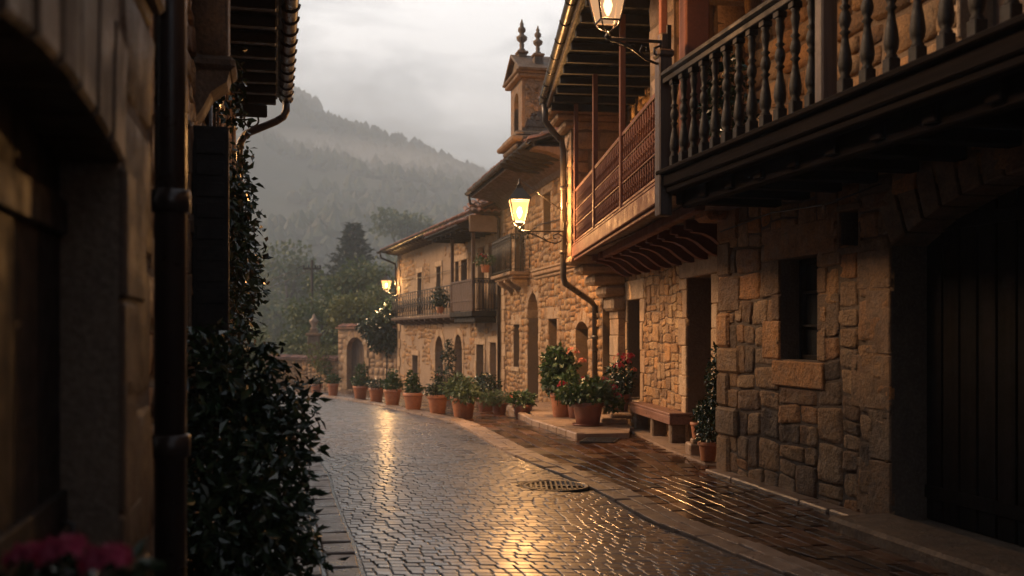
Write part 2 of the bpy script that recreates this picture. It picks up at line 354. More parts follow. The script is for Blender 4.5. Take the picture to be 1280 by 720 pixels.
def block(mb, x0, x1, y0, y1, z0, z1, c=.012, rng=random, j=.006):
    J = lambda: rng.uniform(-j, j)
    mb.box(x0+.004, x1-.004, y0, y1+J(), z0+.004, z1-.004, c)
def surround(mb, o, rng, jw=(.16,.3), hb=.32, d0=-.36, d1=.02, sill=True, lint=.28, rad=None):
    """dressed blocks round an opening; arch when o['rise']"""
    u0, u1, z0, z1 = o['u0'], o['u1'], o['z0'], o['z1']; rise = o.get('rise', 0)
    zs = z1-rise
    for side in (0, 1):
        z = z0; k = side
        while z < zs-.01:
            h = hb*rng.uniform(.75, 1.3); e = min(zs, z+h)
            if zs-e < .12: e = zs
            wd = jw[k % 2]*rng.uniform(.9, 1.15); k += 1
            if side == 0: block(mb, u0-wd, u0, d0, d1, z, e, rng=rng)
            else: block(mb, u1, u1+wd, d0, d1, z, e, rng=rng)
            z = e
    if rise:
        W = (u1-u0)/2; cx = (u0+u1)/2
        rad_ = (W*W+rise*rise)/(2*rise); cz = z1-rad_; a0 = math.asin(min(1, W/rad_))
        if rise > W*.99: rad_ = W; cz = zs; a0 = math.pi/2
        rw = rad or max(.22, W*.45)
        n = max(5, round(2*a0*rad_/.24))|1
        for i in range(n):
            t0 = -a0+2*a0*i/n+.004; t1 = -a0+2*a0*(i+1)/n-.004; rr = rw*rng.uniform(.9, 1.12); dd = d1+rng.uniform(-.004, .006)
            q = [(cx+math.sin(t)*r, cz+math.cos(t)*r) for t, r in ((t0, rad_), (t1, rad_), (t1, rad_+rr), (t0, rad_+rr))]
            m = ((t0+t1)/2); V = []
            for y, k in ((d0, 0), (dd-.012, 0), (dd, .012)):
                cxq = sum(p[0] for p in q)/4; czq = sum(p[1] for p in q)/4
                V += [(p[0]+(cxq-p[0])*k*5, y, p[1]+(czq-p[1])*k*5) for p in q]
            F = [(8,9,10,11)]
            for L_ in (0, 4):
                F += [(L_+i2, L_+(i2+1) % 4, L_+4+(i2+1) % 4, L_+4+i2) for i2 in range(4)]
            mb.add(V, F)
    elif lint:
        ov = max(jw)*.9; k = 2 if (u1-u0) > 1.1 else 1; xs = [u0-ov+(u1-u0+2*ov)*i/k for i in range(k+1)]
        for a, b in zip(xs, xs[1:]): block(mb, a, b, d0, d1+.006, z1, z1+lint, rng=rng)
    if sill: block(mb, u0-.12, u1+.12, d0, d1+.05, z0-.12, z0, rng=rng)
def wall(parent, u0, u1, z0, z1, ops, m='rubble', mm='mortar', thick=.36, skipf=None, st=None, core=5, coreu=None, name='wall', plain=False):
    b = MB()
    for r in cells(u0, u1, z0, z1, ops): b.box(r[0], r[1], -thick, 0, r[2], r[3], 0.0005)
    bo = b.build(name, mm, parent)
    if not plain:
        s = MB(); kw = dict(w=(.22,.5), h=(.14,.32)); kw.update(st or {})
        kw['skip'] = skipf
        stones(s, cells(u0, u1, z0, z1, ops), **kw); s.build('stonework', m, bo)
    if core:
        c = MB(); c.box(u0+.02, u1-.02, -thick-core, -thick-.003, z0, z1-.02, .001); c.build('interior', 'core', parent)  # solid block; the unlit room is only its dark colour
    return bo
def window(parent, o, depth=-.24, bars=(1, 2), frame='wood_brown', glass='glass', fw=.05, name='window', curtain=False):
    u0, u1, z0, z1 = o['u0'], o['u1'], o['z0'], o['z1']
    f = MB(); f.box(u0, u0+fw, depth, depth+.06, z0, z1); f.box(u1-fw, u1, depth, depth+.06, z0, z1)
    f.box(u0+fw, u1-fw, depth, depth+.058, z0, z0+fw); f.box(u0+fw, u1-fw, depth, depth+.058, z1-fw, z1)
    for i in range(1, bars[0]+1):
        x = u0+(u1-u0)*i/(bars[0]+1); f.box(x-.02, x+.02, depth+.004, depth+.05, z0+fw, z1-fw)
    for i in range(1, bars[1]+1):
        z = z0+(z1-z0)*i/(bars[1]+1); f.box(u0+fw, u1-fw, depth+.006, depth+.046, z-.014, z+.014)
    fo = f.build(name, frame, parent)
    p = MB(); p.box(u0+.01, u1-.01, depth-.012, depth, z0+.01, z1-.01, .001); p.build('pane', glass, fo)
    return fo
def door(parent, o, depth=-.26, planks=5, m='wood_door', fan=0, name='door', rails=3, panels=False, pg=.003):
    u0, u1, z0, z1 = o['u0'], o['u1'], o['z0'], o['z1']; b = MB(); n = planks
    top = z1
    for i in range(n):
        a = u0+(u1-u0)*i/n; c = u0+(u1-u0)*(i+1)/n; b.box(a+pg, c-pg, depth-.05, depth, z0+.01, top, .005)
    for k in range(rails):
        z = z0+.2+(top-z0-.5)*k/max(1, rails-1); b.box(u0+.02, u1-.02, depth, depth+.025, z, z+.11, .004)
    if panels:
        for i in range(2):
            a = u0+(u1-u0)*(i+.12)/2; c = u0+(u1-u0)*(i+.88)/2
            for k in range(3):
                z = z0+.36+(top-z0-.5)*k/3; b.box(a, c, depth, depth+.02, z, z+(top-z0-.5)/3-.18, .02)
        b.box((u0+u1)/2-.03, (u0+u1)/2+.03, depth, depth+.035, z0+.02, top, .006)
    do = b.build(name, m, parent)
    h = MB(); x = u0+.12 if not panels else (u0+u1)/2+.09; z = z0+1.05
    h.tube([(x, depth+.02, z+.07), (x, depth+.06, z+.07), (x, depth+.06, z-.07), (x, depth+.02, z-.07)], .011, 6)
    h.build('handle', 'iron', do)
    return do
def tiles(parent, u0, u1, v0, z0, run, pitch, m='tile', seed=3, cw=.2, tl=.38, name='roof', under=True, skew=None, endf=None):
    """barrel tile roof: eave along u at (v0, z0), climbing towards -v"""
    rng = random.Random(seed); cp, sp = math.cos(pitch), math.sin(pitch); b = MB()
    nc = int((u1-u0)/cw); nr = int(run/cp/(tl*.82))+1; K_ = 6
    for i in range(nc+1):
        uc = u0+i*cw+cw*.5
        for j in range(nr):
            s0 = j*tl*.82+rng.uniform(-.02, .02); s1 = s0+tl; du = rng.uniform(-.012, .012); dz = rng.uniform(-.008, .008)
            V = []
            for (s_, r, lift) in ((s0, .098, .05), (s1, .078, .012)):
                for k in range(K_+1):
                    t = math.pi*k/K_; x = uc+du+math.cos(t)*r; hgt = math.sin(t)*r*.85+lift+dz
                    V.append((x, v0-s_*cp+hgt*sp*-0+0, z0+s_*sp+hgt))
            # thickness lip at the lower end
            n0 = len(V)
            for k in range(K_+1):
                t = math.pi*k/K_; x = uc+du+math.cos(t)*.08; hgt = math.sin(t)*.08*.8+.04+dz; V.append((x, v0-s0*cp, z0+s0*sp+hgt))
            F = [(k, k+1, K_+1+k+1, K_+1+k) for k in range(K_)]+[(k+1, k, n0+k, n0+k+1) for k in range(K_)]
            b.add(V, F, False)
    L_ = run/cp
    bo = b.build(name, m, parent)
    d = MB(); n_ = 1
    y1 = v0-run; z1 = z0+run*math.tan(pitch)
    d.prism([(v0+.0, z0-.035), (v0, z0+.012), (y1, z1+.012), (y1, z1-.035)], u0, u1, 0)
    d.build('roof_deck', 'wood_black', bo)
    return bo
# ================================================================== GROUND, ROAD, PAVEMENT
def sheet(name, xs, ys, zf, m, kind='structure'):
    V = [(x, y, zf(x, y)) for y in ys for x in xs]; nx = len(xs)
    F = [(j*nx+i, j*nx+i+1, (j+1)*nx+i+1, (j+1)*nx+i) for j in range(len(ys)-1) for i in range(nx-1)]
    b = MB().add(V, F, True); return tag(b.build(name, m), kind=kind)
def spaced(a, b, fine, n=28):
    t = np.linspace(-1, 1, n*2+1); return [x for x in (np.sign(t)*(np.abs(t)**3)*(b-a)/2+(a+b)/2)]
sheet('ground', spaced(-2500, 2500, 1), [-600, -200, -60, -20]+list(np.arange(0, 80, 3))+[90, 120, 200, 400, 900, 2500], lambda x, y: g(y)-.09, 'earth')

# right kerb line and left road edge, plan points near -> far
KR = [(3.75,1.0),(2.9,4.0),(2.02,6.64),(1.46,8.27),(1.22,8.97),(.925,10.5),(.55,11.87),(-.056,13.98),(-.70,17.0),(-1.25,19.6),(-2.45,23.5),(-4.15,29.0),(-6.5,35.5),(-9.3,41.5),(-12.5,45.0),(-18,47.5),(-26,49)]
LE = [(.42,1.0),(-.33,4.0),(-1.0,6.9),(-1.3,8.2),(-1.5,9.0),(-1.86,10.5),(-2.2,12.0),(-2.9,14.2),(-4.3,17.2),(-5.6,19.8),(-7.8,23.6),(-10.8,28.5),(-13.6,33),(-16.5,36.5),(-18.5,38),(-22,39),(-28,39.5)]
def catmull(P, t):
    i = min(int(t), len(P)-2); f = t-i
    p = [P[max(i-1, 0)], P[i], P[i+1], P[min(i+2, len(P)-1)]]
    return tuple(.5*((2*p[1][k])+(-p[0][k]+p[2][k])*f+(2*p[0][k]-5*p[1][k]+4*p[2][k]-p[3][k])*f*f+(-p[0][k]+3*p[1][k]-3*p[2][k]+p[3][k])*f**3) for k in (0, 1))
def stations(A, B, step, t0=0, t1=None):
    """pairs of points along two curves at a given step along their mean"""
    t1 = t1 if t1 is not None else len(A)-1; out = []; t = t0; dt = .004; acc = 0; last = None
    while t < t1:
        a = catmull(A, t); b = catmull(B, t); m = ((a[0]+b[0])/2, (a[1]+b[1])/2)
        if last is None or acc >= step:
            out.append((a, b)); acc = 0
        if last: acc += math.hypot(m[0]-last[0], m[1]-last[1])
        last = m; t += dt
    return out
def top_stone(b, q, z, rng, h=.035, r=.012, tilt=.004, dome=.0):
    """a paving stone: top quad q (4 plan points), rounded shoulders sunk h below"""
    cx = sum(p[0] for p in q)/4; cy_ = sum(p[1] for p in q)/4
    tx, ty = rng.gauss(0, tilt), rng.gauss(0, tilt); zz = z+rng.gauss(0, .0014); V = []
    for ring, (k, dz) in enumerate(((1, -h), (1, -r), (.93, -r*.2), (.72, 0))):
        for p in q:
            x = cx+(p[0]-cx)*k; y = cy_+(p[1]-cy_)*k
            d = math.hypot(p[0]-cx, p[1]-cy_)
            if ring == 2:
                kk = max(.4, (d-r)/d); x = cx+(p[0]-cx)*kk; y = cy_+(p[1]-cy_)*kk
            if ring == 3: x = cx+(p[0]-cx)*max(.3, (d-r*2.1)/d); y = cy_+(p[1]-cy_)*max(.3, (d-r*2.1)/d)
            V.append((x, y, zz+dz+(x-cx)*tx*8+(y-cy_)*ty*8))
    V.append((cx, cy_, zz+dome))
    F = []
    for R_ in (0, 4, 8):
        F += [(R_+i, R_+(i+1) % 4, R_+4+(i+1) % 4, R_+4+i) for i in range(4)]
    F += [(12, 13, 16), (13, 14, 16), (14, 15, 16), (15, 12, 16)]
    b.add(V, F, False)
rng = random.Random(5)
# --- sett road
ro = MB(); st = stations(KR, LE, .112); lerp = lambda a, b, f: (a[0]+(b[0]-a[0])*f, a[1]+(b[1]-a[1])*f)
camber = lambda f: .05*(1-(2*f-1)**2)
def paved(b, st, wid, gap, row_gap, zf, tilt, h=.035, r=.012, stag=True, fmax=1.0, skip=None, jq=.002):
    for i in range(len(st)-1):
        (a0, b0), (a1, b1) = st[i], st[i+1]
        W = math.hypot(b0[0]-a0[0], b0[1]-a0[1]); n = max(1, round(W/wid)); f = -rng.uniform(.2, .8)/n if stag else 0
        far = (a0[1]+b0[1])/2
        while f < fmax:
            e = f+(rng.uniform(.8, 1.25) if stag else 1.0)/n; f0 = max(0, f); f1 = min(fmax, e)
            if (f1-f0)*W > wid*.2:
                gf = gap/W/2; gr = row_gap*rng.uniform(.35, .65)
                s0 = gr; s1 = 1-gr
                q = []
                for (ff, ss) in ((f0+gf, s0), (f1-gf, s0), (f1-gf, s1), (f0+gf, s1)):
                    A = lerp(a0, a1, ss); B = lerp(b0, b1, ss); p = lerp(A, B, ff); q.append((p[0]+rng.gauss(0, jq), p[1]+rng.gauss(0, jq)))
                fm = (f0+f1)/2; p = lerp(a0, b0, fm); 
                if not (skip and skip(p[0], p[1])): top_stone(b, q, zf(p[0], p[1], fm), rng, h, r, tilt)
            f = e
MANHOLE = (.48, 10.84, .36)
paved(ro, st, .116, .0065, .055, lambda x, y, f: g(y)+camber(f), .0008, r=.006, skip=lambda x, y: math.hypot(x-MANHOLE[0], y-MANHOLE[1]) < MANHOLE[2]+.085)
tag(ro.build('road', 'setts'), kind='structure')
# joint bed under the setts
def bed(name, A, B, n, zf, m='bed', t0=0):
    V = []; F = []; k = 9; ts = np.linspace(t0, len(A)-1.001, n)
    for t in ts:
        a = catmull(A, t); b_ = catmull(B, t)
        for j in range(k): p = lerp(a, b_, j/(k-1)); V.append((p[0], p[1], zf(p[0], p[1], j/(k-1))))
    F = [(i*k+j, i*k+j+1, (i+1)*k+j+1, (i+1)*k+j) for i in range(n-1) for j in range(k-1)]
    return tag(MB().add(V, F, True).build(name, m), kind='structure')
bed('road_bed', KR, LE, 160, lambda x, y, f: g(y)+camber(f)-.0065)
# --- kerb strip on the right of the road
def offset(P, d):
    out = []
    for i, p in enumerate(P):
        a = P[max(0, i-1)]; b = P[min(len(P)-1, i+1)]; v = Vector((b[0]-a[0], b[1]-a[1])).normalized(); out.append((p[0]+v.y*d, p[1]-v.x*d))
    return out
kb = MB(); KR2 = offset(KR, .17); KR3 = offset(KR, .34)
paved(kb, stations(KR, KR2, .62), .5, .004, .02, lambda x, y, f: g(y)+.030, .003, .08, .012, stag=False, jq=.005)
paved(kb, stations(offset(KR, .176), KR3, .47), .5, .004, .02, lambda x, y, f: g(y)+.032, .003, .08, .012, stag=False, jq=.005)
tag(kb.build('kerb', 'kerb'), kind='structure')
# --- flagged pavement between kerb and houses
WL = [(5.05,1.0),(4.36,4.0),(3.75,6.7),(3.32,8.6),(3.12,9.4),(2.85,10.6),(2.6,11.9),(2.72,13.98),(2.3,17.0),(1.75,19.6),(.95,23.5),(-.2,28.8),(-2.3,35.5),(-4.2,41.5),(-6.2,45.2),(-12,49.2),(-20,51.5)]
pv = MB(); KS = [(a[0]+.0, a[1]) for a in offset(KR, .345)]
NROW = 11
for r_ in range(NROW):
    A = [lerp(a, b, r_/NROW) for a, b in zip(KS, WL)]; B = [lerp(a, b, (r_+1)/NROW) for a, b in zip(KS, WL)]
    stt = stations(A, B, rng.uniform(.36, .5), rng.uniform(0, .12), 15)
    paved(pv, stt, .3, .014, .035, lambda x, y, f: g(y)+.018, .0020, .05, .007, stag=False, jq=.004)
tag(pv.build('pavement', 'flags'), kind='structure')
bed('pavement_bed', KS, WL, 120, lambda x, y, f: g(y)-.004)
# --- left margin: two rows of larger slabs along the houses
lm = MB(); L1_ = offset(LE, -.03); L2_ = offset(LE, -.27); L3_ = offset(LE, -.30); L4_ = offset(LE, -.62)
paved(lm, stations(L1_, L2_, .42, 0, 8), .5, .004, .04, lambda x, y, f: g(y)+.02, .003, .05, .012, stag=False)
paved(lm, stations(L3_, L4_, .55, 0, 8), .6, .004, .04, lambda x, y, f: g(y)+.025, .003, .05, .012, stag=False)
tag(lm.build('kerb_left', mat('mossy_slab', island=[(.09,.055,.042),(.12,.075,.055),(.07,.045,.036)], noise_=[(6,(.04,.035,.02),.6)], bump=.006, bscale=30, wet=(.2,.5,3))), kind='structure')
bed('margin_bed', offset(LE, 0), offset(LE, -1.4), 120, lambda x, y, f: g(y)-.005+.0*f)
# manhole: round iron cover with ribs
mh = empty('manhole_cover', (MANHOLE[0], MANHOLE[1], g(10.8)+.036), label='round dark iron manhole grating set in the wet setts', cat='manhole cover')
b = MB(); b.lathe([(.36,-.03),(.36,.0),(.35,.002),(.32,.002),(.305,-.02)], 36); b.build('rim', 'iron', mh)
b = MB()
for k in range(-5, 6):
    x = k*.055; hl = math.sqrt(max(0, .305**2-x*x)); b.box(x-.012, x+.012, -hl, hl, -.02, .004, .003)
b.box(-.3, .3, -.012, .012, -.021, .0, .003); b.build('grating', 'iron', mh)
b = MB(); b.lathe([(.305,-.028),(.305,-.024)], 24); b.build('pit_dark_plate', 'core', mh)  # thin disc; depth under the grating painted as dark colour

# ================================================================== right block beside the camera (dark, timber balcony)
P1N, P1F = (5.29, 0), (2.52, 12.1)
B1, LB1 = facade('stone_house', P1N, P1F, label='near stone house with arched door, slit window and black turned-baluster balcony', cat='house')
ops = [dict(u0=10.14,u1=10.9,z0=1.41,z1=2.47), dict(u0=9.42,u1=9.72,z0=2.5,z1=2.83), dict(u0=5.35,u1=8.91,z0=.06,z1=2.86,rise=.42)]
def arch_skip(o, m=.05):
    cx = (o['u0']+o['u1'])/2; W = (o['u1']-o['u0'])/2
    return lambda a0, a1, b0, b1: False
wall(B1, -7, LB1, -.3, 3.3, ops, 'rubble_near', 'mortar_dark', st=dict(w=(.24,.66), h=(.17,.40), proud=.018, warp=.075, rough=.005, seed=11, gap=.008, n=9, wf=1.9, rnd=.25))  # wall lengthened out of view behind the camera to cut fill light
wall(B1, -7, LB1, 3.3, 7.4, [dict(u0=7.0,u1=8.0,z0=3.45,z1=5.6)], 'rubble', 'mortar', st=dict(w=(.26,.6), h=(.18,.36), proud=.04, warp=.05, rough=.009, seed=12, gap=.010, n=5, rnd=.35), name='wall')
b = MB(); rs = random.Random(3)
surround(b, ops[0], rs, jw=(.16,.38), hb=.34, d0=-.35, d1=.025, lint=.34, sill=False)
block(b, 10.0, 11.05, -.35, .035, 1.13, 1.40, rng=rs)
b.build('window_surround', 'rubble_near', B1)
b = MB(); block(b, 9.36, 9.42, -.3, .02, 2.46, 2.86, rng=rs); block(b, 9.72, 9.78, -.3, .02, 2.46, 2.86, rng=rs); block(b, 9.36, 9.78, -.3, .025, 2.42, 2.5, rng=rs)
block(b, 9.36, 9.78, -.3, .025, 2.83, 2.9, rng=rs); b.build('niche_surround', 'ashlar_dark', B1)
b = MB(); surround(b, ops[2], rs, jw=(.34,.55), hb=.46, d0=-.35, d1=.02, sill=False, rad=.5); b.build('door_surround', 'ashlar_dark', B1)
window(B1, dict(u0=10.14,u1=10.9,z0=1.41,z1=2.47), -.27, (1,2), 'wood_black')
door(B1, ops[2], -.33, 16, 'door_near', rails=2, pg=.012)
b = MB(); block(b, 5.2, 8.95, .0, .62, -.1, .13, .03, rs); block(b, 8.2, 9.0, .05, .5, -.1, .10, .03, rs); b.build('doorstep', 'ashlar_dark', B1)
b = MB()
u = 8.95
while u < LB1: l = rs.uniform(.5, .9); block(b, u, min(LB1, u+l), .0, .2+rs.uniform(-.03, .03), -.1, .055, .015, rs); u += l
b.build('plinth', 'kerb', B1)
# quoins on the free corner and the end wall beyond it
b = MB(); z = 0; k = 0
while z < 3.2:
    h = rs.uniform(.3, .48); e = min(3.25, z+h); wd = (.3,.55)[k % 2]*rs.uniform(.9,1.1); block(b, LB1-wd, LB1+.03, -.5, .045+rs.uniform(-.01,.02), z, e, .03, rs); z = e; k += 1
block(b, LB1-.30, LB1+.16, -.2, .28, 3.02, 3.28, .05, rs)
b.build('quoins', 'rubble_near', B1)
# balcony: floor beams, boards, posts, rails, turned balusters
v1 = 1.34; bu0, bu1 = -2.9, 10.97
b = MB(); b.box(bu0, bu1, .0, v1-.12, 3.22, 3.26, .004)
for k in range(24):
    x = bu0+.3+k*.585
    if x < bu1-.1: b.box(x-.07, x+.07, .05, v1-.16, 3.02, 3.22, .01)
b.build('balcony_floor', 'wood_near_black', B1)
b = MB(); b.box(bu0, bu1, v1-.12, v1, 3.19, 3.32, .015); b.box(bu0, bu1-.1, v1-.3, v1-.2, 2.98, 3.2, .015); b.box(bu0, bu1, v1-.14, v1+.05, 3.32, 3.37, .012); b.box(bu0, bu1, v1-.14, v1-.03, 3.13, 3.19, .012); b.build('balcony_beam', 'wood_near_black', B1)
b = MB(); b.box(bu0, bu1-.1, v1-.10, v1+.035, 4.31, 4.38, .02); b.box(bu0, bu1-.1, v1-.075, v1+.01, 4.25, 4.31, .008); b.build('handrail', 'wood_black', B1)
bal = MB(); prof = [(.036,.10),(.042,.12),(.030,.14),(.044,.17),(.050,.22),(.040,.30),(.026,.38),(.022,.42),(.040,.44),(.022,.46),(.036,.49),(.044,.53),(.036,.57),(.022,.60),(.040,.62),(.022,.64),(.028,.70),(.038,.76),(.028,.80),(.040,.82),(.03,.84)]
bal.lathe(prof, 10); bal.box(-.042, .042, -.042, .042, 0, .11, .006); bal.box(-.042, .042, -.042, .042, .83, .88, .006)
bo = None
xs = [10.97-.30-.245*i for i in range(12)]+[7.78-.26-.275*i for i in range(22)]
for i, x in enumerate(xs):
    if bo is None: bo = bal.build('baluster', 'wood_black', B1, (x, v1-.04, 3.368)); o = bo
    else: o = bo.copy(); col.objects.link(o); o.location = (x, v1-.04, 3.368)
    o.rotation_euler = (0, 0, rs.uniform(-.1, .1))
for i, (x, w_) in enumerate(((7.78, .11), (1.45, .11))):
    b = MB(); b.box(x-w_/2, x+w_/2, v1-.11, v1+.02, 3.36, 6.9, .012); b.build('balcony_post', 'wood_post', B1)
b = MB(); b.box(10.87, 11.02, v1-.10, v1+.04, 2.9, 4.54, .012); b.box(10.85, 11.04, v1-.12, v1+.06, 4.54, 4.62, .02); b.box(10.9, 11.0, v1-.08, v1+.02, 4.62, 4.80, .02); b.build('corner_post', 'wood_post', B1)
# stone pier carrying the eave at the far end
b = MB(); stones(b, [(0, .9, 3.5, 7.4)], (.4,.6), (.3,.5), seed=31, org=(LB1-.75, 0, 0), ax=(0,1,0), nx=(-1,0,0), gap=.008, proud=.012, warp=.01, n=5)
stones(b, [(LB1-.75, LB1, 3.5, 7.4)], (.3,.7), (.3,.5), seed=32, org=(0,.9,0), gap=.008, proud=.012, warp=.01, n=5); po = b.build('pier', 'ashlar', B1)
b = MB(); b.box(LB1-.75, LB1, .01, .9, 3.5, 7.4, .001); b.build('pier_core', 'mortar', po)
tiles(B1, -7, LB1, 1.35, 7.5, 5, R(22), cw=.4, tl=.6)
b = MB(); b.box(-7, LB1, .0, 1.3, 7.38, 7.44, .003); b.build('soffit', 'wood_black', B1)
o = dict(u0=7.0,u1=8.0,z0=3.45,z1=5.6); b = MB(); surround(b, o, rs, sill=False); b.build('door_surround', 'ashlar', B1); door(B1, o, -.28, 4, 'wood_brown')

# ================================================================== second house: long faded red balcony
P2N, P2F = (2.95, 12.3), (2.05, 19.2)
B2, LB2 = facade('rubble_house', P2N, P2F, label='rubble stone house with the long faded red timber balcony', cat='house')
inv2 = Matrix.Rotation(-B2.rotation_euler.z, 3, 'Z')
def loc2(x, y, z=0): v = inv2@Vector((x-P2N[0], y-P2N[1], z)); return v
ops = [dict(u0=1.45,u1=2.58,z0=.02,z1=2.5), dict(u0=5.26,u1=6.2,z0=.5,z1=2.28)]
wall(B2, -.3, LB2, -.3, 3.1, ops, 'rubble', 'mortar', st=dict(w=(.15,.40), h=(.11,.27), proud=.02, warp=.06, rough=.007, seed=21, gap=.006, n=9, wf=2.6, rnd=.35), thick=.5)
ops2 = [dict(u0=1.2,u1=2.3,z0=3.25,z1=5.3), dict(u0=4.2,u1=5.2,z0=3.25,z1=5.3)]
wall(B2, -.3, LB2, 3.1, 6.0, ops2, 'rubble', 'mortar', st=dict(w=(.18,.4), h=(.12,.28), proud=.025, warp=.04, seed=22, n=5, rnd=.35, gap=.008))
b = MB(); rs = random.Random(8)
surround(b, ops[0], rs, jw=(.22,.36), hb=.4, d0=-.5, d1=.035, sill=False, lint=.42); b.build('door_surround', 'ashlar', B2)
b = MB(); surround(b, ops[1], rs, jw=(.18,.28), hb=.42, d0=-.5, d1=.035, sill=True, lint=.36); b.build('window_surround', 'ashlar', B2)
for o in ops2:
    b = MB(); surround(b, o, rs, sill=False); b.build('door_surround', 'ashlar', B2); door(B2, o, -.28, 4, 'wood_brown')
door(B2, ops[0], -.42, 4, 'wood_door'); window(B2, ops[1], -.4, (1,3), 'wood_black')
OUTN, OUTF = loc2(1.60, 10.47), loc2(1.17, 18.35)
su, sv = (OUTF-OUTN).x, (OUTF-OUTN).y
def bp(t, dv=0, z=0):   # point along the balcony's outer edge, moved inwards by dv
    return (OUTN.x+su*t, OUTN.y+sv*t-dv, z)
poly = [(OUTN.x, OUTN.y), (OUTF.x, OUTF.y), (OUTF.x+.05, .02), (.1, .02), (-.25, .47), (-1.55, .40)]
b = MB(); b.prism(poly, 3.13, 3.20, 2)
pl = [(x, y) for x, y in poly]; b.build('balcony_floor', 'wood_brown', B2)
b = MB(); b.bar(bp(-.003,-.03,3.16), bp(1,-.03,3.16), .09, .20, .012); b.bar(bp(0,.0,3.285), bp(1,.0,3.285), .13, .045, .012); b.bar(bp(0.02,.42,3.06), bp(1,.42,3.06), .12, .13, .015); b.bar(bp(0,-.01,3.035), bp(1,-.01,3.035), .05, .05, .01)
b.build('balcony_beam', 'wood_red', B2)
b = MB()
for k in range(9): y = .10+k*.1; b.bar((.0, .12+y*.9, 3.115), (6.1, .06+y*.85, 3.115), .09, .02, .004)
b.build('soffit_boards', 'wood_brown', B2)
prf = [(0,3.10),(0,2.74),(.10,2.73),(.2,2.76),(.30,2.83),(.40,2.91),(.52,2.965),(.66,2.98),(.74,2.99),(.74,3.10)]
for k in range(10):
    u = .35+k*.62; b = MB(); b.prism(prf, u-.05, u+.05, 0); b.prism([(a, z-.028) for a, z in prf[1:8]]+[(a, z-.001) for a, z in prf[1:8]][::-1], u-.065, u+.065, 0); b.build('corbel', 'wood_red', B2)
# posts run from the balcony edge to the eave
ts = [0.005, .335, .665, .985]
for t in ts:
    b = MB(); b.bar(bp(t, -.01, 3.18), bp(t, -.01, 5.86), .075, .075, .008, up=(1,0,0)); b.build('balcony_post', 'wood_red', B2)
b = MB(); p = bp(.012, .34, 0); b.box(p[0]-.13, p[0]+.13, p[1]-.13, p[1]+.13, 3.2, 5.86, .015); b.build('balcony_post', 'wood_red', B2)
for i in range(3):
    t0, t1 = ts[i]+.006, ts[i+1]-.006; b = MB()
    for z, h_ in ((4.28,.05),(3.92,.022),(3.64,.022),(3.36,.035)): b.bar(bp(t0,0,z), bp(t1,0,z), .05, h_, .006)
    b.build('railing', 'wood_red', B2); r_ = MB(); n = 17
    for k in range(n):
        t = t0+(t1-t0)*(k+.5)/n
        a = bp(t, 0, 3.37); x, y = a[0], a[1]
        for z0_, z1_, rr in ((3.38,3.63,.017),(3.65,3.91,.026),(3.93,4.26,.018)):
            m_ = (z0_+z1_)/2; r_.lathe([(rr*.7,z0_),(rr*1.3,z0_+.05),(rr*.6,m_-.02),(rr*1.3,m_),(rr*.6,m_+.02),(rr*1.3,z1_-.05),(rr*.7,z1_)], 5, (x, y, 0))
    r_.build('lattice', 'wood_red', B2)
# eave, soffit and gutter
EN, EF = loc2(1.02, 8.2), loc2(.66, 18.55)
b = MB(); b.prism([(EN.x, EN.y), (EF.x, EF.y), (EF.x, -.1), (EN.x, .9)], 5.86, 5.92, 2)
for k in range(16):
    t = (k+.5)/16; x = EN.x+(EF.x-EN.x)*t; y = EN.y+(EF.y-EN.y)*t; b.bar((x, y-.04, 5.80), (x, .05, 5.80), .08, .12, .01)
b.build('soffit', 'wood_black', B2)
b = MB(); b.bar((EN.x, EN.y, 5.93), (EF.x, EF.y, 5.93), .05, .16, .01); b.build('fascia', 'wood_post', B2)
b = MB(); gut = []
P_ = []; n = 8
for e_ in (EN, EF):
    for k in range(n+1):
        t = math.pi+math.pi*k/n; P_.append((e_.x, e_.y+.09+math.cos(t)*.075, 6.0+math.sin(t)*.075))
b.add(P_, [(k, k+1, n+1+k+1, n+1+k) for k in range(n)], True)
for k in range(12):
    t = (k+.5)/12; x = EN.x+(EF.x-EN.x)*t; y = EN.y+(EF.y-EN.y)*t
    b.tube([(x, y+.09+math.cos(math.pi+math.pi*j/8)*.08, 6.0+math.sin(math.pi+math.pi*j/8)*.08) for j in range(9)], .008, 4)
b.build('gutter', 'pipe', B2)
rb = tiles(B2, EN.x, EF.x+.25, EF.y+.12, 5.98, 5, R(24), seed=9)
# end pier with corbelled foot
b = MB(); pu0, pu1 = 6.32, LB2+.02
stones(b, [(.0, 1.05, 3.1, 5.8)], (.35,.6), (.28,.42), seed=41, org=(pu0, 0, 0), ax=(0,1,0), nx=(-1,0,0), gap=.006, proud=.01, warp=.008, n=5)
stones(b, [(pu0, pu1, 3.1, 5.8)], (.3,.7), (.28,.42), seed=42, org=(0,1.05,0), gap=.006, proud=.01, warp=.008, n=5)
po = b.build('pier', 'ashlar', B2)
b = MB(); b.box(pu0+.002, pu1, .0, 1.05, 3.1, 5.8, .001); b.build('pier_core', 'mortar', po)
b = MB()
for k, (z0_, z1_, v_) in enumerate(((2.96,3.10,1.09),(2.78,2.95,.88),(2.58,2.77,.66),(2.36,2.57,.45),(2.1,2.35,.30))):
    b.box(pu0-.03, pu1+.02, .0, v_, z0_, z1_, .05)
b.build('corbelling', 'ashlar', B2); b = MB()
for k, (z0_, z1_, v_) in enumerate(((5.45,5.6,1.2),(5.6,5.72,1.34),(5.72,5.84,1.46))): b.box(pu0-.05, pu1+.03, .0, v_, z0_, z1_, .04)
b.build('corbelling', 'ashlar', B2)
b = MB(); z = -.1
while z < 2.1: e = min(2.1, z+rs.uniform(.28,.4)); block(b, pu0, pu1+.02, -.02, .17, z, e, rng=rs); z = e
b.build('pilaster', 'ashlar', B2)
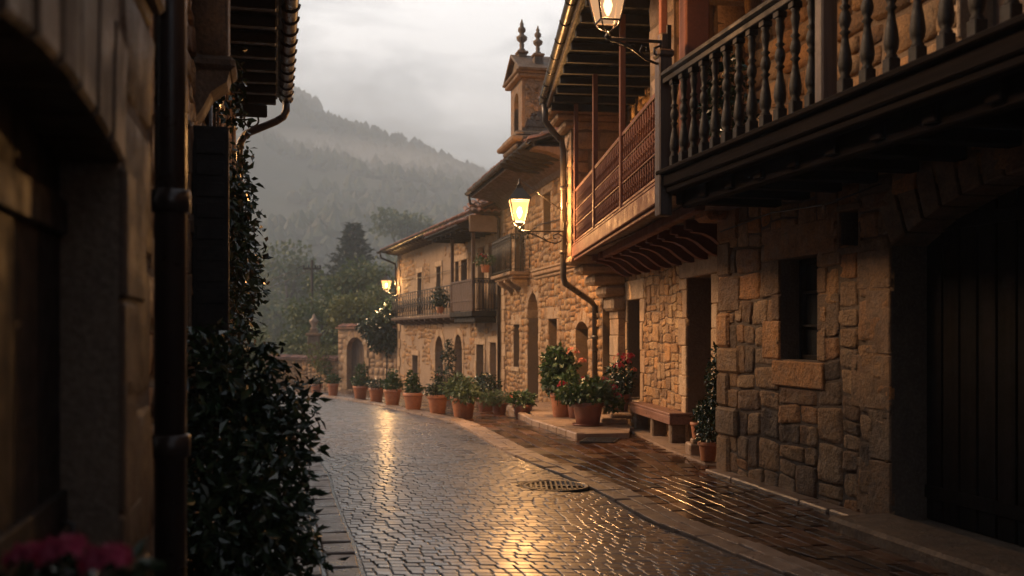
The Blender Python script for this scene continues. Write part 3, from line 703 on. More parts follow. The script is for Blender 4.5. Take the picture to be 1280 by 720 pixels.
# downpipe: swan neck, straight run on the pier, slanted run to the wall foot
def dpipe(parent, inv, org, pts, r=.05, m='pipe', name='downpipe', clips=()):
    b = MB(); b.tube(pts, r, 12)
    o = b.build(name, m, parent)
    for (p, q) in clips:
        b = MB(); b.lathe([(r+.005,-.03),(r+.016,-.028),(r+.016,.028),(r+.005,.03)], 12, p); b.bar(p, q, .02, .03, .003); b.build('pipe_clip', m, o)
    return o
wp = [(.60,18.52,5.93),(.62,18.6,5.62),(.78,18.66,5.42),(.93,18.74,5.28),(.965,18.8,5.1),(.965,18.8,2.75),(1.0,18.85,2.62),(1.55,19.6,2.30),(1.64,19.75,2.2),(1.64,19.75,.1)]
dpipe(B2, None, None, [tuple(loc2(*p)) for p in wp], .058, clips=[(tuple(loc2(.965,18.8,z)), tuple(loc2(1.15,18.8,z))) for z in (3.2,4.4)]+[(tuple(loc2(1.64,19.75,z)), tuple(loc2(1.78,19.8,z))) for z in (.6,1.6)])

# ================================================================== third house: stone dormer, iron balcony
P3N, P3F = (1.76, 19.4), (-.25, 29.0)
B3, LB3 = facade('tall_stone_house', P3N, P3F, label='stone house with the carved roof dormer and a small iron balcony', cat='house')
inv3 = Matrix.Rotation(-B3.rotation_euler.z, 3, 'Z')
def loc3(x, y, z=0): return inv3@Vector((x-P3N[0], y-P3N[1], z))
ops = [dict(u0=.95,u1=1.95,z0=.0,z1=1.92,rise=.16), dict(u0=3.5,u1=4.35,z0=.95,z1=2.0), dict(u0=5.35,u1=6.6,z0=.0,z1=2.68,rise=.62), dict(u0=7.55,u1=8.35,z0=.75,z1=1.9)]
wall(B3, 0, LB3, -.6, 3.05, ops, 'rubble', 'mortar', st=dict(w=(.16,.42), h=(.12,.27), proud=.024, warp=.045, seed=51, n=5, wf=2.6, rnd=.45, gap=.008))
ops3 = [dict(u0=4.1,u1=4.85,z0=4.0,z1=5.0), dict(u0=6.9,u1=8.2,z0=3.25,z1=5.0), dict(u0=2.0,u1=2.8,z0=4.0,z1=5.0)]
wall(B3, 0, LB3, 3.05, 5.75, ops3, 'rubble', 'mortar', st=dict(w=(.16,.42), h=(.12,.27), proud=.024, warp=.045, seed=52, n=5, wf=2.6, rnd=.45, gap=.008))
rs = random.Random(14)
for i, o in enumerate(ops):
    b = MB(); surround(b, o, rs, jw=(.18,.30), hb=.36, sill=(i in (1,3))); b.build('door_surround' if i in (0, 2) else 'window_surround', 'ashlar', B3)
    if i in (0, 2): door(B3, o, -.3, 4, 'wood_door')
    else: window(B3, o, -.26, (1,2), 'wood_brown')
for i, o in enumerate(ops3):
    b = MB(); surround(b, o, rs, jw=(.16,.26), hb=.34, sill=(i != 1)); b.build('window_surround', 'ashlar', B3)
    window(B3, o, -.24, (1,3), 'wood_brown')
b = MB()
for k, (z0_, z1_, v_) in enumerate(((3.0,3.08,.07),(3.08,3.18,.13),(3.18,3.23,.16))):
    b.box(.05, 5.6, .0, v_, z0_, z1_, .02)
b.build('string_course', 'ashlar', B3); b = MB()
for k, (z0_, z1_, v_) in enumerate(((3.0,3.08,.07),(3.08,3.18,.13),(3.18,3.23,.16))): b.box(8.95, LB3, .0, v_, z0_, z1_, .02)
b.build('string_course', 'ashlar', B3)
b = MB(); z = -.4; k = 0
while z < 5.6: e = min(5.6, z+rs.uniform(.3,.42)); block(b, LB3-(.5,.34)[k % 2], LB3+.03, -.3, .06, z, e, rng=rs); z = e; k += 1
b.build('quoins', 'ashlar', B3)
b = MB(); block(b, 5.1, 6.9, .0, .75, -.5, -.1, .02, rs); block(b, 5.2, 6.8, .0, .42, -.1, .02, .02, rs); b.build('doorstep', 'kerb', B3)
# little balcony on curved stone brackets
sl = MB(); sl.box(6.3, 8.9, .0, .55, 3.16, 3.25, .02); sl.box(6.4, 8.8, .0, .45, 3.08, 3.16, .02); bal3 = sl.build('balcony', 'ashlar', B3)
pr3 = [(0,3.08),(0,2.7),(.08,2.72),(.15,2.86),(.32,2.94),(.42,3.02),(.42,3.08)]
for u in (6.7, 7.6, 8.5): b = MB(); b.prism(pr3, u-.08, u+.08, 0); b.build('bracket', 'ashlar', bal3)
def iron_rail(parent, pts, z0, h, sp=.11, m='iron', name='railing', scroll=False):
    b = MB()
    for p, q in zip(pts, pts[1:]):
        P = Vector((*p, 0)); Q = Vector((*q, 0)); L_ = (Q-P).length
        for z in (z0+.06, z0+h-.12, z0+h): b.bar((*p, z), (*q, z), .025, .022 if z < z0+h else .035, .004)
        n = max(2, int(L_/sp))
        for k in range(n+1):
            c_ = P.lerp(Q, k/n); b.tube([(c_.x, c_.y, z0), (c_.x, c_.y, z0+h)], .022 if k in (0, n) else (.014 if scroll else .011), 6)
            if k < n and not scroll:
                d = P.lerp(Q, (k+.5)/n); b.lathe([(.006,z0+h-.115),(.03,z0+h-.08),(.03,z0+h-.05),(.006,z0+h-.02)], 6, (d.x, d.y, 0))
            if scroll and k < n:
                dv = (Q-P).normalized()*sp*.45
                for zz, s_ in ((z0+h*.32, 1), (z0+h*.62, -1)):
                    c2 = P.lerp(Q, (k+.5)/n); pts_ = []
                    for j in range(11):
                        t = j/10*math.pi*1.6; rr = 1-j*.05; pts_.append((c2.x+dv.x*math.cos(t)*rr, c2.y+dv.y*math.cos(t)*rr, zz+s_*math.sin(t)*h*.16*rr))
                    b.tube(pts_, .02, 5)
    return b.build(name, m, parent)
iron_rail(bal3, [(6.35,0),(6.35,.5),(8.85,.5),(8.85,0)], 3.25, .95, .12)
# eave: coved cornice, boarded soffit, gutter
b = MB(); b.prism([(0,5.2),(0,5.64),(.95,5.64),(.93,5.58),(.6,5.54),(.3,5.44),(.12,5.32),(.06,5.2)], 2.0, LB3+.1, 0); b.build('coved_cornice', 'wood_brown', B3)
b = MB(); b.box(1.9, LB3+.15, .9, .95, 5.60, 5.74, .008); b.build('fascia', 'wood_black', B3)
def gutter(parent, u0, u1, v, z, r=.07, m='pipe'):
    b = MB(); n = 8; P_ = []
    for x in (u0, u1):
        for k in range(n+1): t = math.pi+math.pi*k/n; P_.append((x, v+math.cos(t)*r, z+math.sin(t)*r))
    b.add(P_, [(k, k+1, n+1+k+1, n+1+k) for k in range(n)], True)
    m_ = int((u1-u0)/.9)
    for q in range(m_+1):
        x = u0+.03+(u1-u0-.06)*q/max(1, m_); b.tube([(x, v+math.cos(math.pi+math.pi*j/8)*(r+.006), z+math.sin(math.pi+math.pi*j/8)*(r+.006)) for j in range(9)], .009, 4)
    return b.build('gutter', m, parent)
gutter(B3, 1.9, LB3+.2, 1.03, 5.72)
tiles(B3, 1.9, LB3+.15, 1.02, 5.72, 4.5, R(20), seed=12)
b = MB(); b.tube([(LB3+.12, 1.0, 5.66), (LB3+.12, .95, 5.4), (LB3+.1, .3, 5.15), (LB3+.08, .12, 5.0), (LB3+.08, .12, -.35)], .045, 8)
b.build('downpipe', 'pipe_dark', B3)
# carved stone dormer over the eave
du0, du1, dv0, dv1 = 2.85, 4.05, .40, .98
b = MB()
for z0_, z1_, e_ in ((5.74,5.86,.16),(5.86,5.98,.28),(5.98,6.1,.18)): b.box(du0-e_, du1+e_, -.3, dv1+e_, z0_, z1_, .035)
# walls with an arched opening in the street face
b.box(du0, du1, -.3, dv1-.14, 6.1, 7.30, .01)
b.box(du0, du0+.36, dv1-.14, dv1, 6.1, 7.30, .01); b.box(du1-.36, du1, dv1-.14, dv1, 6.1, 7.30, .01)
n = 8; uc = (du0+du1)/2; hw = (du1-du0)/2-.36
pts_ = [(uc-hw*math.cos(math.pi*k/n), 6.85+hw*math.sin(math.pi*k/n)) for k in range(n+1)]
for a, c_ in zip(pts_, pts_[1:]): b.prism([a, c_, (c_[0], 7.30), (a[0], 7.30)], dv1-.139, dv1-.002)
b.prism([(du0-.02,7.46),(du1+.02,7.46),(uc,7.9)], -.3, dv1+.02)
b.box(du0-.12, du1+.12, -.3, dv1+.12, 7.30, 7.38, .02); b.box(du0-.17, du1+.17, -.3, dv1+.17, 7.38, 7.45, .02)
dm = b.build('dormer', 'ashlar_dark', B3)
b = MB(); b.box(uc-hw, uc+hw, dv1-.15, dv1-.137, 6.12, 7.1, .001); b.build('dormer_dark_panel', 'core', dm)  # flat panel; shade inside the arch painted as dark colour
b = MB()
for s_ in (-1, 1): b.bar((uc, dv1*.5-.1, 7.93), (uc+s_*((du1-du0)/2+.26), dv1*.5-.1, 7.44), 1.45, .06, .01, up=(0,0,1))
b.build('pediment', 'ashlar_dark', dm)
b = MB(); b.box(du0-.02, du0, .46, .92, 6.22, 7.22, .004)
rr = random.Random(2)
for k in range(26):
    c_ = (du0-.022, rr.uniform(.52,.86), rr.uniform(6.3,7.12)); s_ = rr.uniform(.03,.06); b.box(c_[0]-.02, c_[0], c_[1]-s_, c_[1]+s_, c_[2]-s_, c_[2]+s_, .015)
b.build('carved_panel', 'ashlar_dark', dm)
fin = [(.07,0),(.09,.03),(.05,.07),(.06,.14),(.045,.18),(.12,.24),(.13,.30),(.06,.34),(.05,.38),(.09,.42),(.09,.47),(.04,.52),(.05,.56),(.03,.60),(.012,.66)]
for (u, v, z_, s_) in ((du0+.55, .86, 7.62, 1.1), (du0+.08, .60, 7.45, .95)):
    b = MB(); b.box(u-.10, u+.10, v-.10, v+.10, z_-.2, z_+.34, .015); b.box(u-.13, u+.13, v-.13, v+.13, z_+.34, z_+.40, .02)
    b.lathe([(r_*s_*.9, z_+.40+q*s_) for r_, q in fin], 10, (u, v, 0)); b.build('finial', 'ashlar_dark', dm)
for k in range(5): u = 2.4+k*.45; b = MB(); b.prism([(.1,5.62),(.1,5.40),(.8,5.44),(1.15,5.54),(1.2,5.62)], u-.07, u+.07, 0); b.build('rafter_end', 'wood_black', B3)

# ================================================================== fourth house: peeling plaster, boxed balcony
P4N, P4F = (-.3, 29.2), (-5.0, 44)
B4, LB4 = facade('plaster_house', P4N, P4F, label='peeling plastered house with boxed timber and iron balconies', cat='house')
ops = [dict(u0=.5,u1=1.15,z0=-.4,z1=1.38), dict(u0=1.85,u1=2.7,z0=-.45,z1=1.3), dict(u0=4.45,u1=5.5,z0=-.55,z1=1.62,rise=.5), dict(u0=7.1,u1=8.4,z0=-.62,z1=1.55,rise=.6), dict(u0=11.4,u1=12.5,z0=-.72,z1=.75)]
ops4 = [dict(u0=10.7,u1=11.5,z0=2.4,z1=4.05), dict(u0=7.5,u1=8.2,z0=2.4,z1=4.1), dict(u0=4.9,u1=5.4,z0=2.4,z1=4.1), dict(u0=3.8,u1=4.6,z0=2.4,z1=4.1), dict(u0=1.75,u1=2.5,z0=2.4,z1=4.35), dict(u0=.45,u1=1.3,z0=2.4,z1=4.4)]
wb = wall(B4, 0, LB4, -1.6, 5.25, ops+ops4, 'rubble', 'plaster', plain=True)
# stones showing where the plaster has fallen
b = MB(); rs = random.Random(31); npatch = lambda a, z: noise.noise(Vector((a*.55, z*.8, 5.1)))+.55*noise.noise(Vector((a*1.7, z*1.9, 2.1)))
stones(b, cells(0, LB4, -1.2, 2.0, ops), (.18,.42), (.14,.28), seed=61, n=5, proud=.018, warp=.05, wf=2.6, rnd=.6, skip=lambda a0,a1,b0,b1: npatch((a0+a1)/2, (b0+b1)/2) < .02)
stones(b, cells(0, LB4, 2.4, 4.9, ops4), (.18,.42), (.14,.28), seed=62, n=5, proud=.014, warp=.05, wf=2.6, rnd=.6, skip=lambda a0,a1,b0,b1: npatch((a0+a1)/2, (b0+b1)/2) < .22)
b.build('exposed_stonework', 'rubble', wb)
for i, o in enumerate(ops+ops4):
    up = i >= 5; b = MB(); surround(b, o, rs, jw=(.15,.22), hb=.4, d1=.03, sill=False, lint=.2); b.build('window_surround' if up else 'door_surround', 'ashlar', B4)
    if up: window(B4, o, -.2, (1,3), 'wood_brown', 'curtain' if i in (10, 9) else 'glass')
    else: door(B4, o, -.28, 4, 'wood_door')
b = MB(); b.box(.02, LB4, .0, .06, 2.1, 2.24, .015); b.build('string_course', 'ashlar', B4)
b = MB(); z = -1.2; k = 0
while z < 5.1: e = min(5.1, z+rs.uniform(.32,.45)); block(b, LB4-(.55,.35)[k % 2], LB4+.03, -.4, .05, z, e, rng=rs); z = e; k += 1
b.build('quoins', 'ashlar', B4)
b = MB(); z = -1.2
while z < 5.1: e = min(5.1, z+rs.uniform(.3,.42)); block(b, .0, (.42,.3)[k % 2], -.2, .05, z, e, rng=rs); z = e; k += 1
b.build('quoins', 'ashlar', B4)
# long iron balcony
b = MB(); b.box(3.1, 14.6, .0, .5, 2.18, 2.30, .02); bl = b.build('balcony', 'wood_brown', B4)
for k in range(12): u = 3.4+k*.97; b = MB(); b.prism([(0,2.18),(0,1.98),(.15,2.0),(.45,2.12),(.45,2.18)], u-.06, u+.06, 0); b.build('bracket', 'wood_brown', bl)
iron_rail(bl, [(3.1,.46),(14.55,.46),(14.55,.0)], 2.3, .95, .42, 'iron', scroll=True)
# boxed balcony
b = MB(); b.box(.35, 3.0, .0, .82, 2.16, 2.32, .02); b.box(.45, 2.9, .0, .7, 1.98, 2.16, .03); bx_ = b.build('balcony', 'wood_black', B4)
b = MB()
for k in range(12): u = .36+k*.22; b.box(u+.004, u+.216, .74, .775, 2.34, 3.2, .006)
b.box(.33, 3.02, .73, .80, 3.2, 3.27, .01); b.box(.33, 3.02, .775, .79, 2.62, 2.68, .004); b.build('balcony_panel', 'wood_brown', bx_)
iron_rail(bx_, [(.38,.74),(.38,.02)], 2.32, .95, .09, 'iron')
for u in (.42, 2.92):
    b = MB(); b.box(u-.05, u+.05, .70, .80, 2.3, 4.75, .01); b.build('balcony_post', 'wood_brown', bx_)
# eaves and roofs
b = MB(); b.box(-.25, LB4+.5, .0, .62, 5.18, 5.22, .004)
for k in range(26): u = .1+k*.6; b.prism([(0,5.18),(0,5.02),(.5,5.06),(.62,5.1),(.62,5.18)], u-.05, u+.05, 0)
b.build('soffit', 'wood_brown', B4)
tiles(B4, -.3, LB4+.5, .72, 5.24, 4, R(24), seed=15)
gutter(B4, 3.2, LB4+.5, .80, 5.24, .08, 'pipe_dark')
b = MB(); b.tube([(LB4+.1, .8, 5.16), (LB4+.1, .75, 4.95), (LB4+.0, .15, 4.7), (LB4-.05, .12, 4.5), (LB4-.05, .12, 2.4)], .045, 8); b.build('downpipe', 'pipe_dark', B4)
# hood over the boxed balcony, tiled, with a hipped end towards the street's near side
hd = MB(); hd.prism([(.0,4.70),(1.25,4.70),(1.25,4.80),(.3,5.24),(.0,5.24)], .05, 4.3, 0)
for k in range(7): u = .2+k*.6; hd.box(u-.04, u+.04, .1, 1.2, 4.60, 4.70, .01)
ho = hd.build('hood', 'wood_black', B4)
tiles(ho, .0, 4.35, 1.35, 4.80, 1.1, R(22), seed=16, name='hood_roof')
def hip(parent, u, va, vb, z, run, pitch, seed=4):
    rng = random.Random(seed); cp, sp = math.cos(pitch), math.sin(pitch); b = MB(); K_ = 6; tl = .38
    for i in range(int((va-vb)/.2)):
        vc = va-.1-i*.2; rmax = min(run, (va-vc)*1.0+.15)
        for j in range(int(rmax/cp/(tl*.82))+1):
            s0 = j*tl*.82+rng.uniform(-.02,.02); s1 = s0+tl; V = []
            for (s_, r, lift) in ((s0,.098,.05),(s1,.078,.012)):
                for k in range(K_+1): t = math.pi*k/K_; V.append((u+s_*cp, vc+math.cos(t)*r, z+s_*sp+math.sin(t)*r*.85+lift))
            for k in range(K_+1): t = math.pi*k/K_; V.append((u+s0*cp, vc+math.cos(t)*.08, z+s0*sp+math.sin(t)*.065+.04))
            b.add(V, [(k, k+1, K_+2+k, K_+1+k) for k in range(K_)]+[(k+1, k, 2*K_+2+k, 2*K_+3+k) for k in range(K_)])
    b.add([(u,va,z-.02),(u,vb,z-.02),(u+run,vb,z-.02+run*math.tan(pitch)),(u+run,va-run,z-.02+run*math.tan(pitch))], [(0,1,2,3)])
    return b.build('hip_roof', 'tile', parent)
hip(B4, -.35, 1.2, -2.6, 5.10, 1.8, R(26))
b = MB(); b.box(-.1, .0, -2.5, 1.0, 4.6, 5.08, .02); b.build('gable_board', 'plaster', B4)
b = MB(); b.tube([(LB4-.5, .08, 4.0), (10, .09, 3.82), (5, .09, 3.85), (3.0, .3, 3.9)], .012, 5); b.build('cable', 'pipe_dark', B4)

# ================================================================== garden wall with arched gate
P5N, P5F = (-5.0, 44.1), (-9.8, 48)
GW, LGW = facade('garden_wall', P5N, P5F, label='ochre garden wall with tiled coping and an arched wooden gate', cat='wall')
go = dict(u0=2.2,u1=3.35,z0=-.95,z1=1.45,rise=.57)
wall(GW, 0, 4.0, -1.6, 1.85, [go], 'ashlar', 'plaster', st=dict(w=(.3,.6), h=(.25,.4), proud=.012, warp=.02, seed=71, n=5, gap=.008), core=0)
wall(GW, 4.0, 9.5, -1.6, .35, [], 'rubble', 'plaster', st=dict(w=(.2,.45), h=(.15,.3), proud=.025, warp=.05, seed=72, n=5), core=0, name='low_wall')
b = MB(); surround(b, go, rs, jw=(.22,.3), hb=.36, d1=.05, sill=False); b.build('gate_surround', 'ashlar', GW); door(GW, go, -.25, 5, 'wood_brown', name='gate')
def coping(u0, u1, z):
    b = MB(); rr = random.Random(int(u0*10)+3)
    for k in range(int((u1-u0)/.2)):
        u = u0+.1+k*.2
        for s_ in (1, -1):
            V = []
            for (t_, r) in ((0,.095),(.36,.08)):
                for j in range(7): a = math.pi*j/6; V.append((u+math.cos(a)*r, -.18+s_*(.34-t_), z+.02+t_*.4+math.sin(a)*r*.8+rr.uniform(-.006,.006)))
            b.add(V, [(j, j+1, 8+j, 7+j) for j in range(6)])
    b.box(u0, u1, -.5, .14, z-.03, z+.03, .01); return b.build('coping', 'tile', GW)
coping(-.05, 4.05, 1.88); coping(4.05, 9.5, .38)
gp = empty('gate_pillar', (-10.2, 51.5, g(51)-.02), label='slim stone pillar with urn finial behind the low garden wall', cat='pillar')
b = MB(); b.box(-.28,.28,-.28,.28,0,2.7,.03); b.box(-.36,.36,-.36,.36,2.7,2.86,.03); b.box(-.2,.2,-.2,.2,2.86,3.0,.02); b.build('shaft', 'ashlar_dark', gp)
b = MB(); b.lathe([(.16,3.0),(.2,3.08),(.1,3.2),(.22,3.4),(.24,3.5),(.1,3.62),(.06,3.75),(.02,3.85)], 12); b.build('finial', 'kerb', gp)
# ================================================================== left side: two dark houses close to the camera
L1F, L1N = (-1.432, 3.95), (1.15, -7.0)  # near end carried unseen behind the camera to cut fill light
A1, LA1 = facade('ashlar_house', L1F, L1N, label='dark near house of big sandstone blocks with a flat-arched doorway', cat='house')
o = dict(u0=.8,u1=2.5,z0=.0,z1=2.30,rise=.07)
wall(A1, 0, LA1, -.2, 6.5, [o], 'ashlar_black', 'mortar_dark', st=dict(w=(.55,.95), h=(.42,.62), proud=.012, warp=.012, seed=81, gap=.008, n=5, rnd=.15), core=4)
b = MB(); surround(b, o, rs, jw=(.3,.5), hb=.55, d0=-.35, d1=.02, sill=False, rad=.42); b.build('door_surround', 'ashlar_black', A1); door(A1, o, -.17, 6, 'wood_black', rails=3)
b = MB(); b.box(.0, LA1, .0, .06, 2.95, 3.05, .02); b.build('string_course', 'ashlar_dark', A1)
tiles(A1, 0, LA1, .5, 6.5, 3, R(20), cw=.5, tl=.7)

L2F, L2N = (-3.92, 14), (-1.60, 4.2)
A2, LA2 = facade('eaved_house', L2F, L2N, label='dark left-hand house with deep tiled eave, gutter and ivy', cat='house')
ops = [dict(u0=3.0,u1=3.9,z0=.0,z1=2.3), dict(u0=7.3,u1=8.3,z0=.9,z1=3.1), dict(u0=1.2,u1=2.0,z0=2.9,z1=4.2)]
wall(A2, 0, LA2, -.2, 5.0, ops, 'rubble_near', 'mortar_dark', st=dict(w=(.25,.55), h=(.18,.36), proud=.03, warp=.04, seed=82, n=5), core=4)
b = MB(); z = -.1; k = 0
while z < 4.9: e = min(4.95, z+rs.uniform(.3,.45)); block(b, -.02, (.5,.32)[k % 2], -.4, .05, z, e, rng=rs); z = e; k += 1
b.build('quoins', 'ashlar', A2)
b = MB(); surround(b, ops[0], rs, sill=False); b.build('door_surround', 'ashlar_dark', A2); door(A2, ops[0], -.28, 4)
for o in ops[1:]:
    b = MB(); surround(b, o, rs, sill=True); b.build('window_surround', 'ashlar_dark', A2); window(A2, o, -.24, (1,3), 'wood_black')
b = MB(); b.box(7.12, 7.2, .02, .27, .9, 3.15, .01)
for k in range(14): b.box(7.2, 7.214, .05, .24, 1.0+k*.15, 1.10+k*.15, .004)
b.build('shutter', 'wood_black', A2)
b = MB(); stones(b, [(0,.26,3.66,5.0)], (.3,.5), (.4,.6), seed=83, org=(7.05,0,0), ax=(0,1,0), nx=(1,0,0), gap=.006, proud=.01, warp=.006, n=5); po = b.build('pier', 'ashlar_dark', A2)
b = MB(); b.box(6.7, 7.05, .0, .26, 3.66, 5.0, .01); b.build('pier_core', 'ashlar_dark', po)
b = MB(); b.box(6.65, 7.1, .0, .31, 3.58, 3.68, .03); b.prism([(0,3.58),(.27,3.58),(.25,3.5),(.14,3.42),(.08,3.3),(.0,3.18)], 6.72, 7.06, 0); b.build('corbel', 'ashlar_dark', A2)
# eave
b = MB(); b.box(-.05, LA2, .0, .62, 5.00, 5.04, .004)
for k in range(17): u = .15+k*.6; b.box(u-.06, u+.06, .02, .60, 4.88, 5.0, .012)
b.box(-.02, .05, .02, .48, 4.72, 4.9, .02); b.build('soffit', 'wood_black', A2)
tiles(A2, -.1, LA2, .66, 5.06, 3.5, R(24), seed=23, name='roof')
b = MB(); gy = .74; n = 8; P_ = []
for x in (-.18, LA2):
    for k in range(n+1): t = math.pi+math.pi*k/n; P_.append((x, gy+math.cos(t)*.085, 5.06+math.sin(t)*.085))
b.add(P_, [(k, k+1, n+1+k+1, n+1+k) for k in range(n)], True)
for q in range(24): x = -.15+q*.42; b.tube([(x, gy+math.cos(math.pi+math.pi*j/8)*.095, 5.06+math.sin(math.pi+math.pi*j/8)*.095) for j in range(9)], .012, 4)
b.build('gutter', 'pipe_dark', A2)
b = MB(); b.tube([(-.1,.74,5.0),(-.1,.74,4.86),(-.1,.70,4.77),(-.1,.60,4.70),(-.1,.18,4.50),(-.1,.11,4.38),(-.1,.09,4.25),(-.1,.09,.0)], .055, 10); b.build('downpipe', 'pipe_dark', A2)
b = MB()
b.tube([(-.08, .26+math.cos(t)*.10, 4.70+math.sin(t)*.10) for t in [k*math.pi/8 for k in range(17)]], .014, 6)
b.lathe([(.03,-.02),(.04,0),(.03,.02)], 8, (-.08,.26,4.70)); b.tube([(-.08,.02,4.70),(-.08,.16,4.70)], .014, 6); b.tube([(-.08,.26,4.60),(-.08,.26,4.53)], .012, 6); b.build('eave_scroll', 'iron', A2)
b = MB(); b.tube([(LA2+.02,.16,0),(LA2+.02,.16,6.2)], .066, 12); dp = b.build('downpipe', 'pipe_dark', A2)
for z in (1.22, 2.25, 3.4, 4.6):
    b = MB(); b.lathe([(.068,-.05),(.082,-.045),(.082,.045),(.068,.05)], 12, (LA2+.02,.16,z)); b.bar((LA2+.02,.1,z),(LA2+.02,.0,z), .03,.03); b.build('pipe_clip', 'pipe_dark', dp)
b = MB(); b.tube([(6.0,.06,0),(6.0,.06,4.9)], .03, 8); b.build('cable_pipe', 'pipe_dark', A2)

# ================================================================== street lanterns
def lantern(pos, yaw, label, glass, bulb, s=1.0, power=60, arm=.7, lr=.05, stay=None, colr=(1,.60,.28), group='wrought iron lanterns along the street'):
    """pos: foot of the lantern; the bracket runs from it along +x (local) to the wall"""
    e = empty('wall_lantern', pos, yaw, label=label, cat='lantern', group=group)
    h0, h1, w0, w1 = .14*s, .50*s, .095*s, .165*s; b = MB()
    c4 = lambda w_, z: [(w_*i, w_*j, z) for i, j in ((-1,-1),(1,-1),(1,1),(-1,1))]
    lo, hi = c4(w0, h0), c4(w1, h1)
    for k in range(4):
        b.bar(lo[k], hi[k], .018*s); b.bar(lo[k], lo[(k+1)%4], .018*s); b.bar(hi[k], hi[(k+1)%4], .024*s)
        b.tube([lo[k], tuple(Vector(lo[k])*.75+Vector((0,0,-.02))), (0,0,.03*s)], .008*s, 5)
    b.lathe([(.02*s,-.02*s),(.035*s,0),(.018*s,.03*s),(.012*s,.05*s)], 8); b.build('frame', 'iron', e)
    b = MB(); V = c4(w1*1.12, h1+.012)+c4(w1*.62, h1+.12*s)+c4(w1*.30, h1+.19*s)+c4(w1*.30, h1+.23*s)
    b.add(V, [(0,1,2,3),(12,13,14,15)]+[(r*4+i, r*4+(i+1)%4, r*4+4+(i+1)%4, r*4+4+i) for r in range(3) for i in range(4)])
    b.lathe([(.045*s,h1+.23*s),(.05*s,h1+.25*s),(.02*s,h1+.28*s),(.03*s,h1+.31*s),(.008*s,h1+.36*s)], 8); b.build('cap', 'iron', e)
    for k in range(4):
        k2 = (k+1) % 4; b = MB(); b.add([lo[k], lo[k2], hi[k2], hi[k]], [(0,1,2,3)]); b.build('pane', glass, e)
    b = MB(); b.lathe([(.01,h0+.06*s),(.03*s,h0+.10*s),(.045*s,h0+.16*s),(.03*s,h0+.22*s),(.01,h0+.24*s)], 10); b.build('bulb', bulb, e)
    b = MB(); b.bar((-.02,0,-.02), (arm,0,-.02), .028, .03); b.bar((arm,0,-.28), (arm,0,.16), .05, .022)
    b.tube([(.02,0,-.03),(arm*.18,0,-.05),(arm*.4,0,-.11),(arm*.62,0,-.21),(arm*.8,0,-.25),(arm*.93,0,-.20),(arm*.96,0,-.12),(arm*.86,0,-.06),(arm*.76,0,-.09),(arm*.76,0,-.15),(arm*.82,0,-.16)], .014, 6)
    b.tube([(arm*.62,0,-.20),(arm*.52,0,-.13),(arm*.56,0,-.07),(arm*.64,0,-.08),(arm*.63,0,-.12)], .010, 5)
    for q in range(4): b.tube([(arm*(.1+q*.1)+.028*math.cos(t), 0, -.06-q*.008+.022*math.sin(t)) for t in [k*math.pi/4 for k in range(7)]], .006, 4)
    if stay: b.tube([(0,0,h1+.34*s), (stay[0],0,stay[1])], .008, 5)
    b.build('bracket', 'iron', e)
    l = bpy.data.lights.new('lantern_light', 'POINT'); l.energy = power*LAMP; l.shadow_soft_size = lr; l.color = colr
    lo_ = bpy.data.objects.new('lantern_light', l); col.objects.link(lo_); lo_.parent = e; lo_.location = (0, 0, h0+.16*s)
    return e
lantern((.98,10.22,4.72), R(12), 'lit lantern on a bracket from the corner post of the black baluster balcony', 'lamp_glass_near', 'bulb_near', 1.06, 38, arm=.66, colr=(1,.55,.25))
lantern((.14,18.62,3.60), R(4), 'lit lantern on a scrolled bracket beside the grey downpipe', 'lamp_glass', 'bulb', 1.12, 520, arm=.84, stay=(.82,.35))
lantern((-5.55,44.2,3.45), R(-20), 'lit lantern glowing under the far eave of the plaster house', 'lamp_glass', 'bulb', 1.05, 200, arm=.55, colr=(1,.66,.33))

# cables and small fittings clipped to the fronts
b = MB(); b.tube([(.4,.05,2.95),(2,.05,2.86),(3.4,.05,2.93),(5,.05,2.84),(6.2,.2,2.9)], .011, 5); b.build('cable', 'pipe_dark', B2)
b = MB(); b.tube([(.3,.05,4.3),(2.5,.05,4.2),(5,.05,4.32),(6.2,.05,4.25),(9.5,.07,4.35)], .012, 5); b.build('cable', 'pipe_dark', B3)
b = MB(); b.tube([(9.0,.05,3.0),(9.9,.05,2.93),(11,.05,2.98),(12.3,.05,2.9)], .009, 5); b.build('cable', 'pipe_dark', B1)

# ================================================================== bench
bn = Vector((2.32,14.75)); bf = Vector((2.02,17.2)); be = empty('bench', (bn.x, bn.y, 0), math.atan2(bf.y-bn.y, bf.x-bn.x), label='long reddish plank bench against the rubble wall', cat='bench'); BL = (bf-bn).length
b = MB(); b.box(0, BL, -.36, .0, .46, .50, .008); b.build('seat', 'bench_wood', be)
b = MB(); b.box(.0, BL, -.035, -.002, .33, .457, .008); b.box(.002, .035, -.36, -.037, .33, .457, .008); b.build('apron', 'bench_wood', be)
for u in (.10, 1.15, 2.25):
    b = MB(); b.box(u, u+.14, -.30, -.05, .02, .33, .02); b.build('leg', 'ashlar_dark', be)

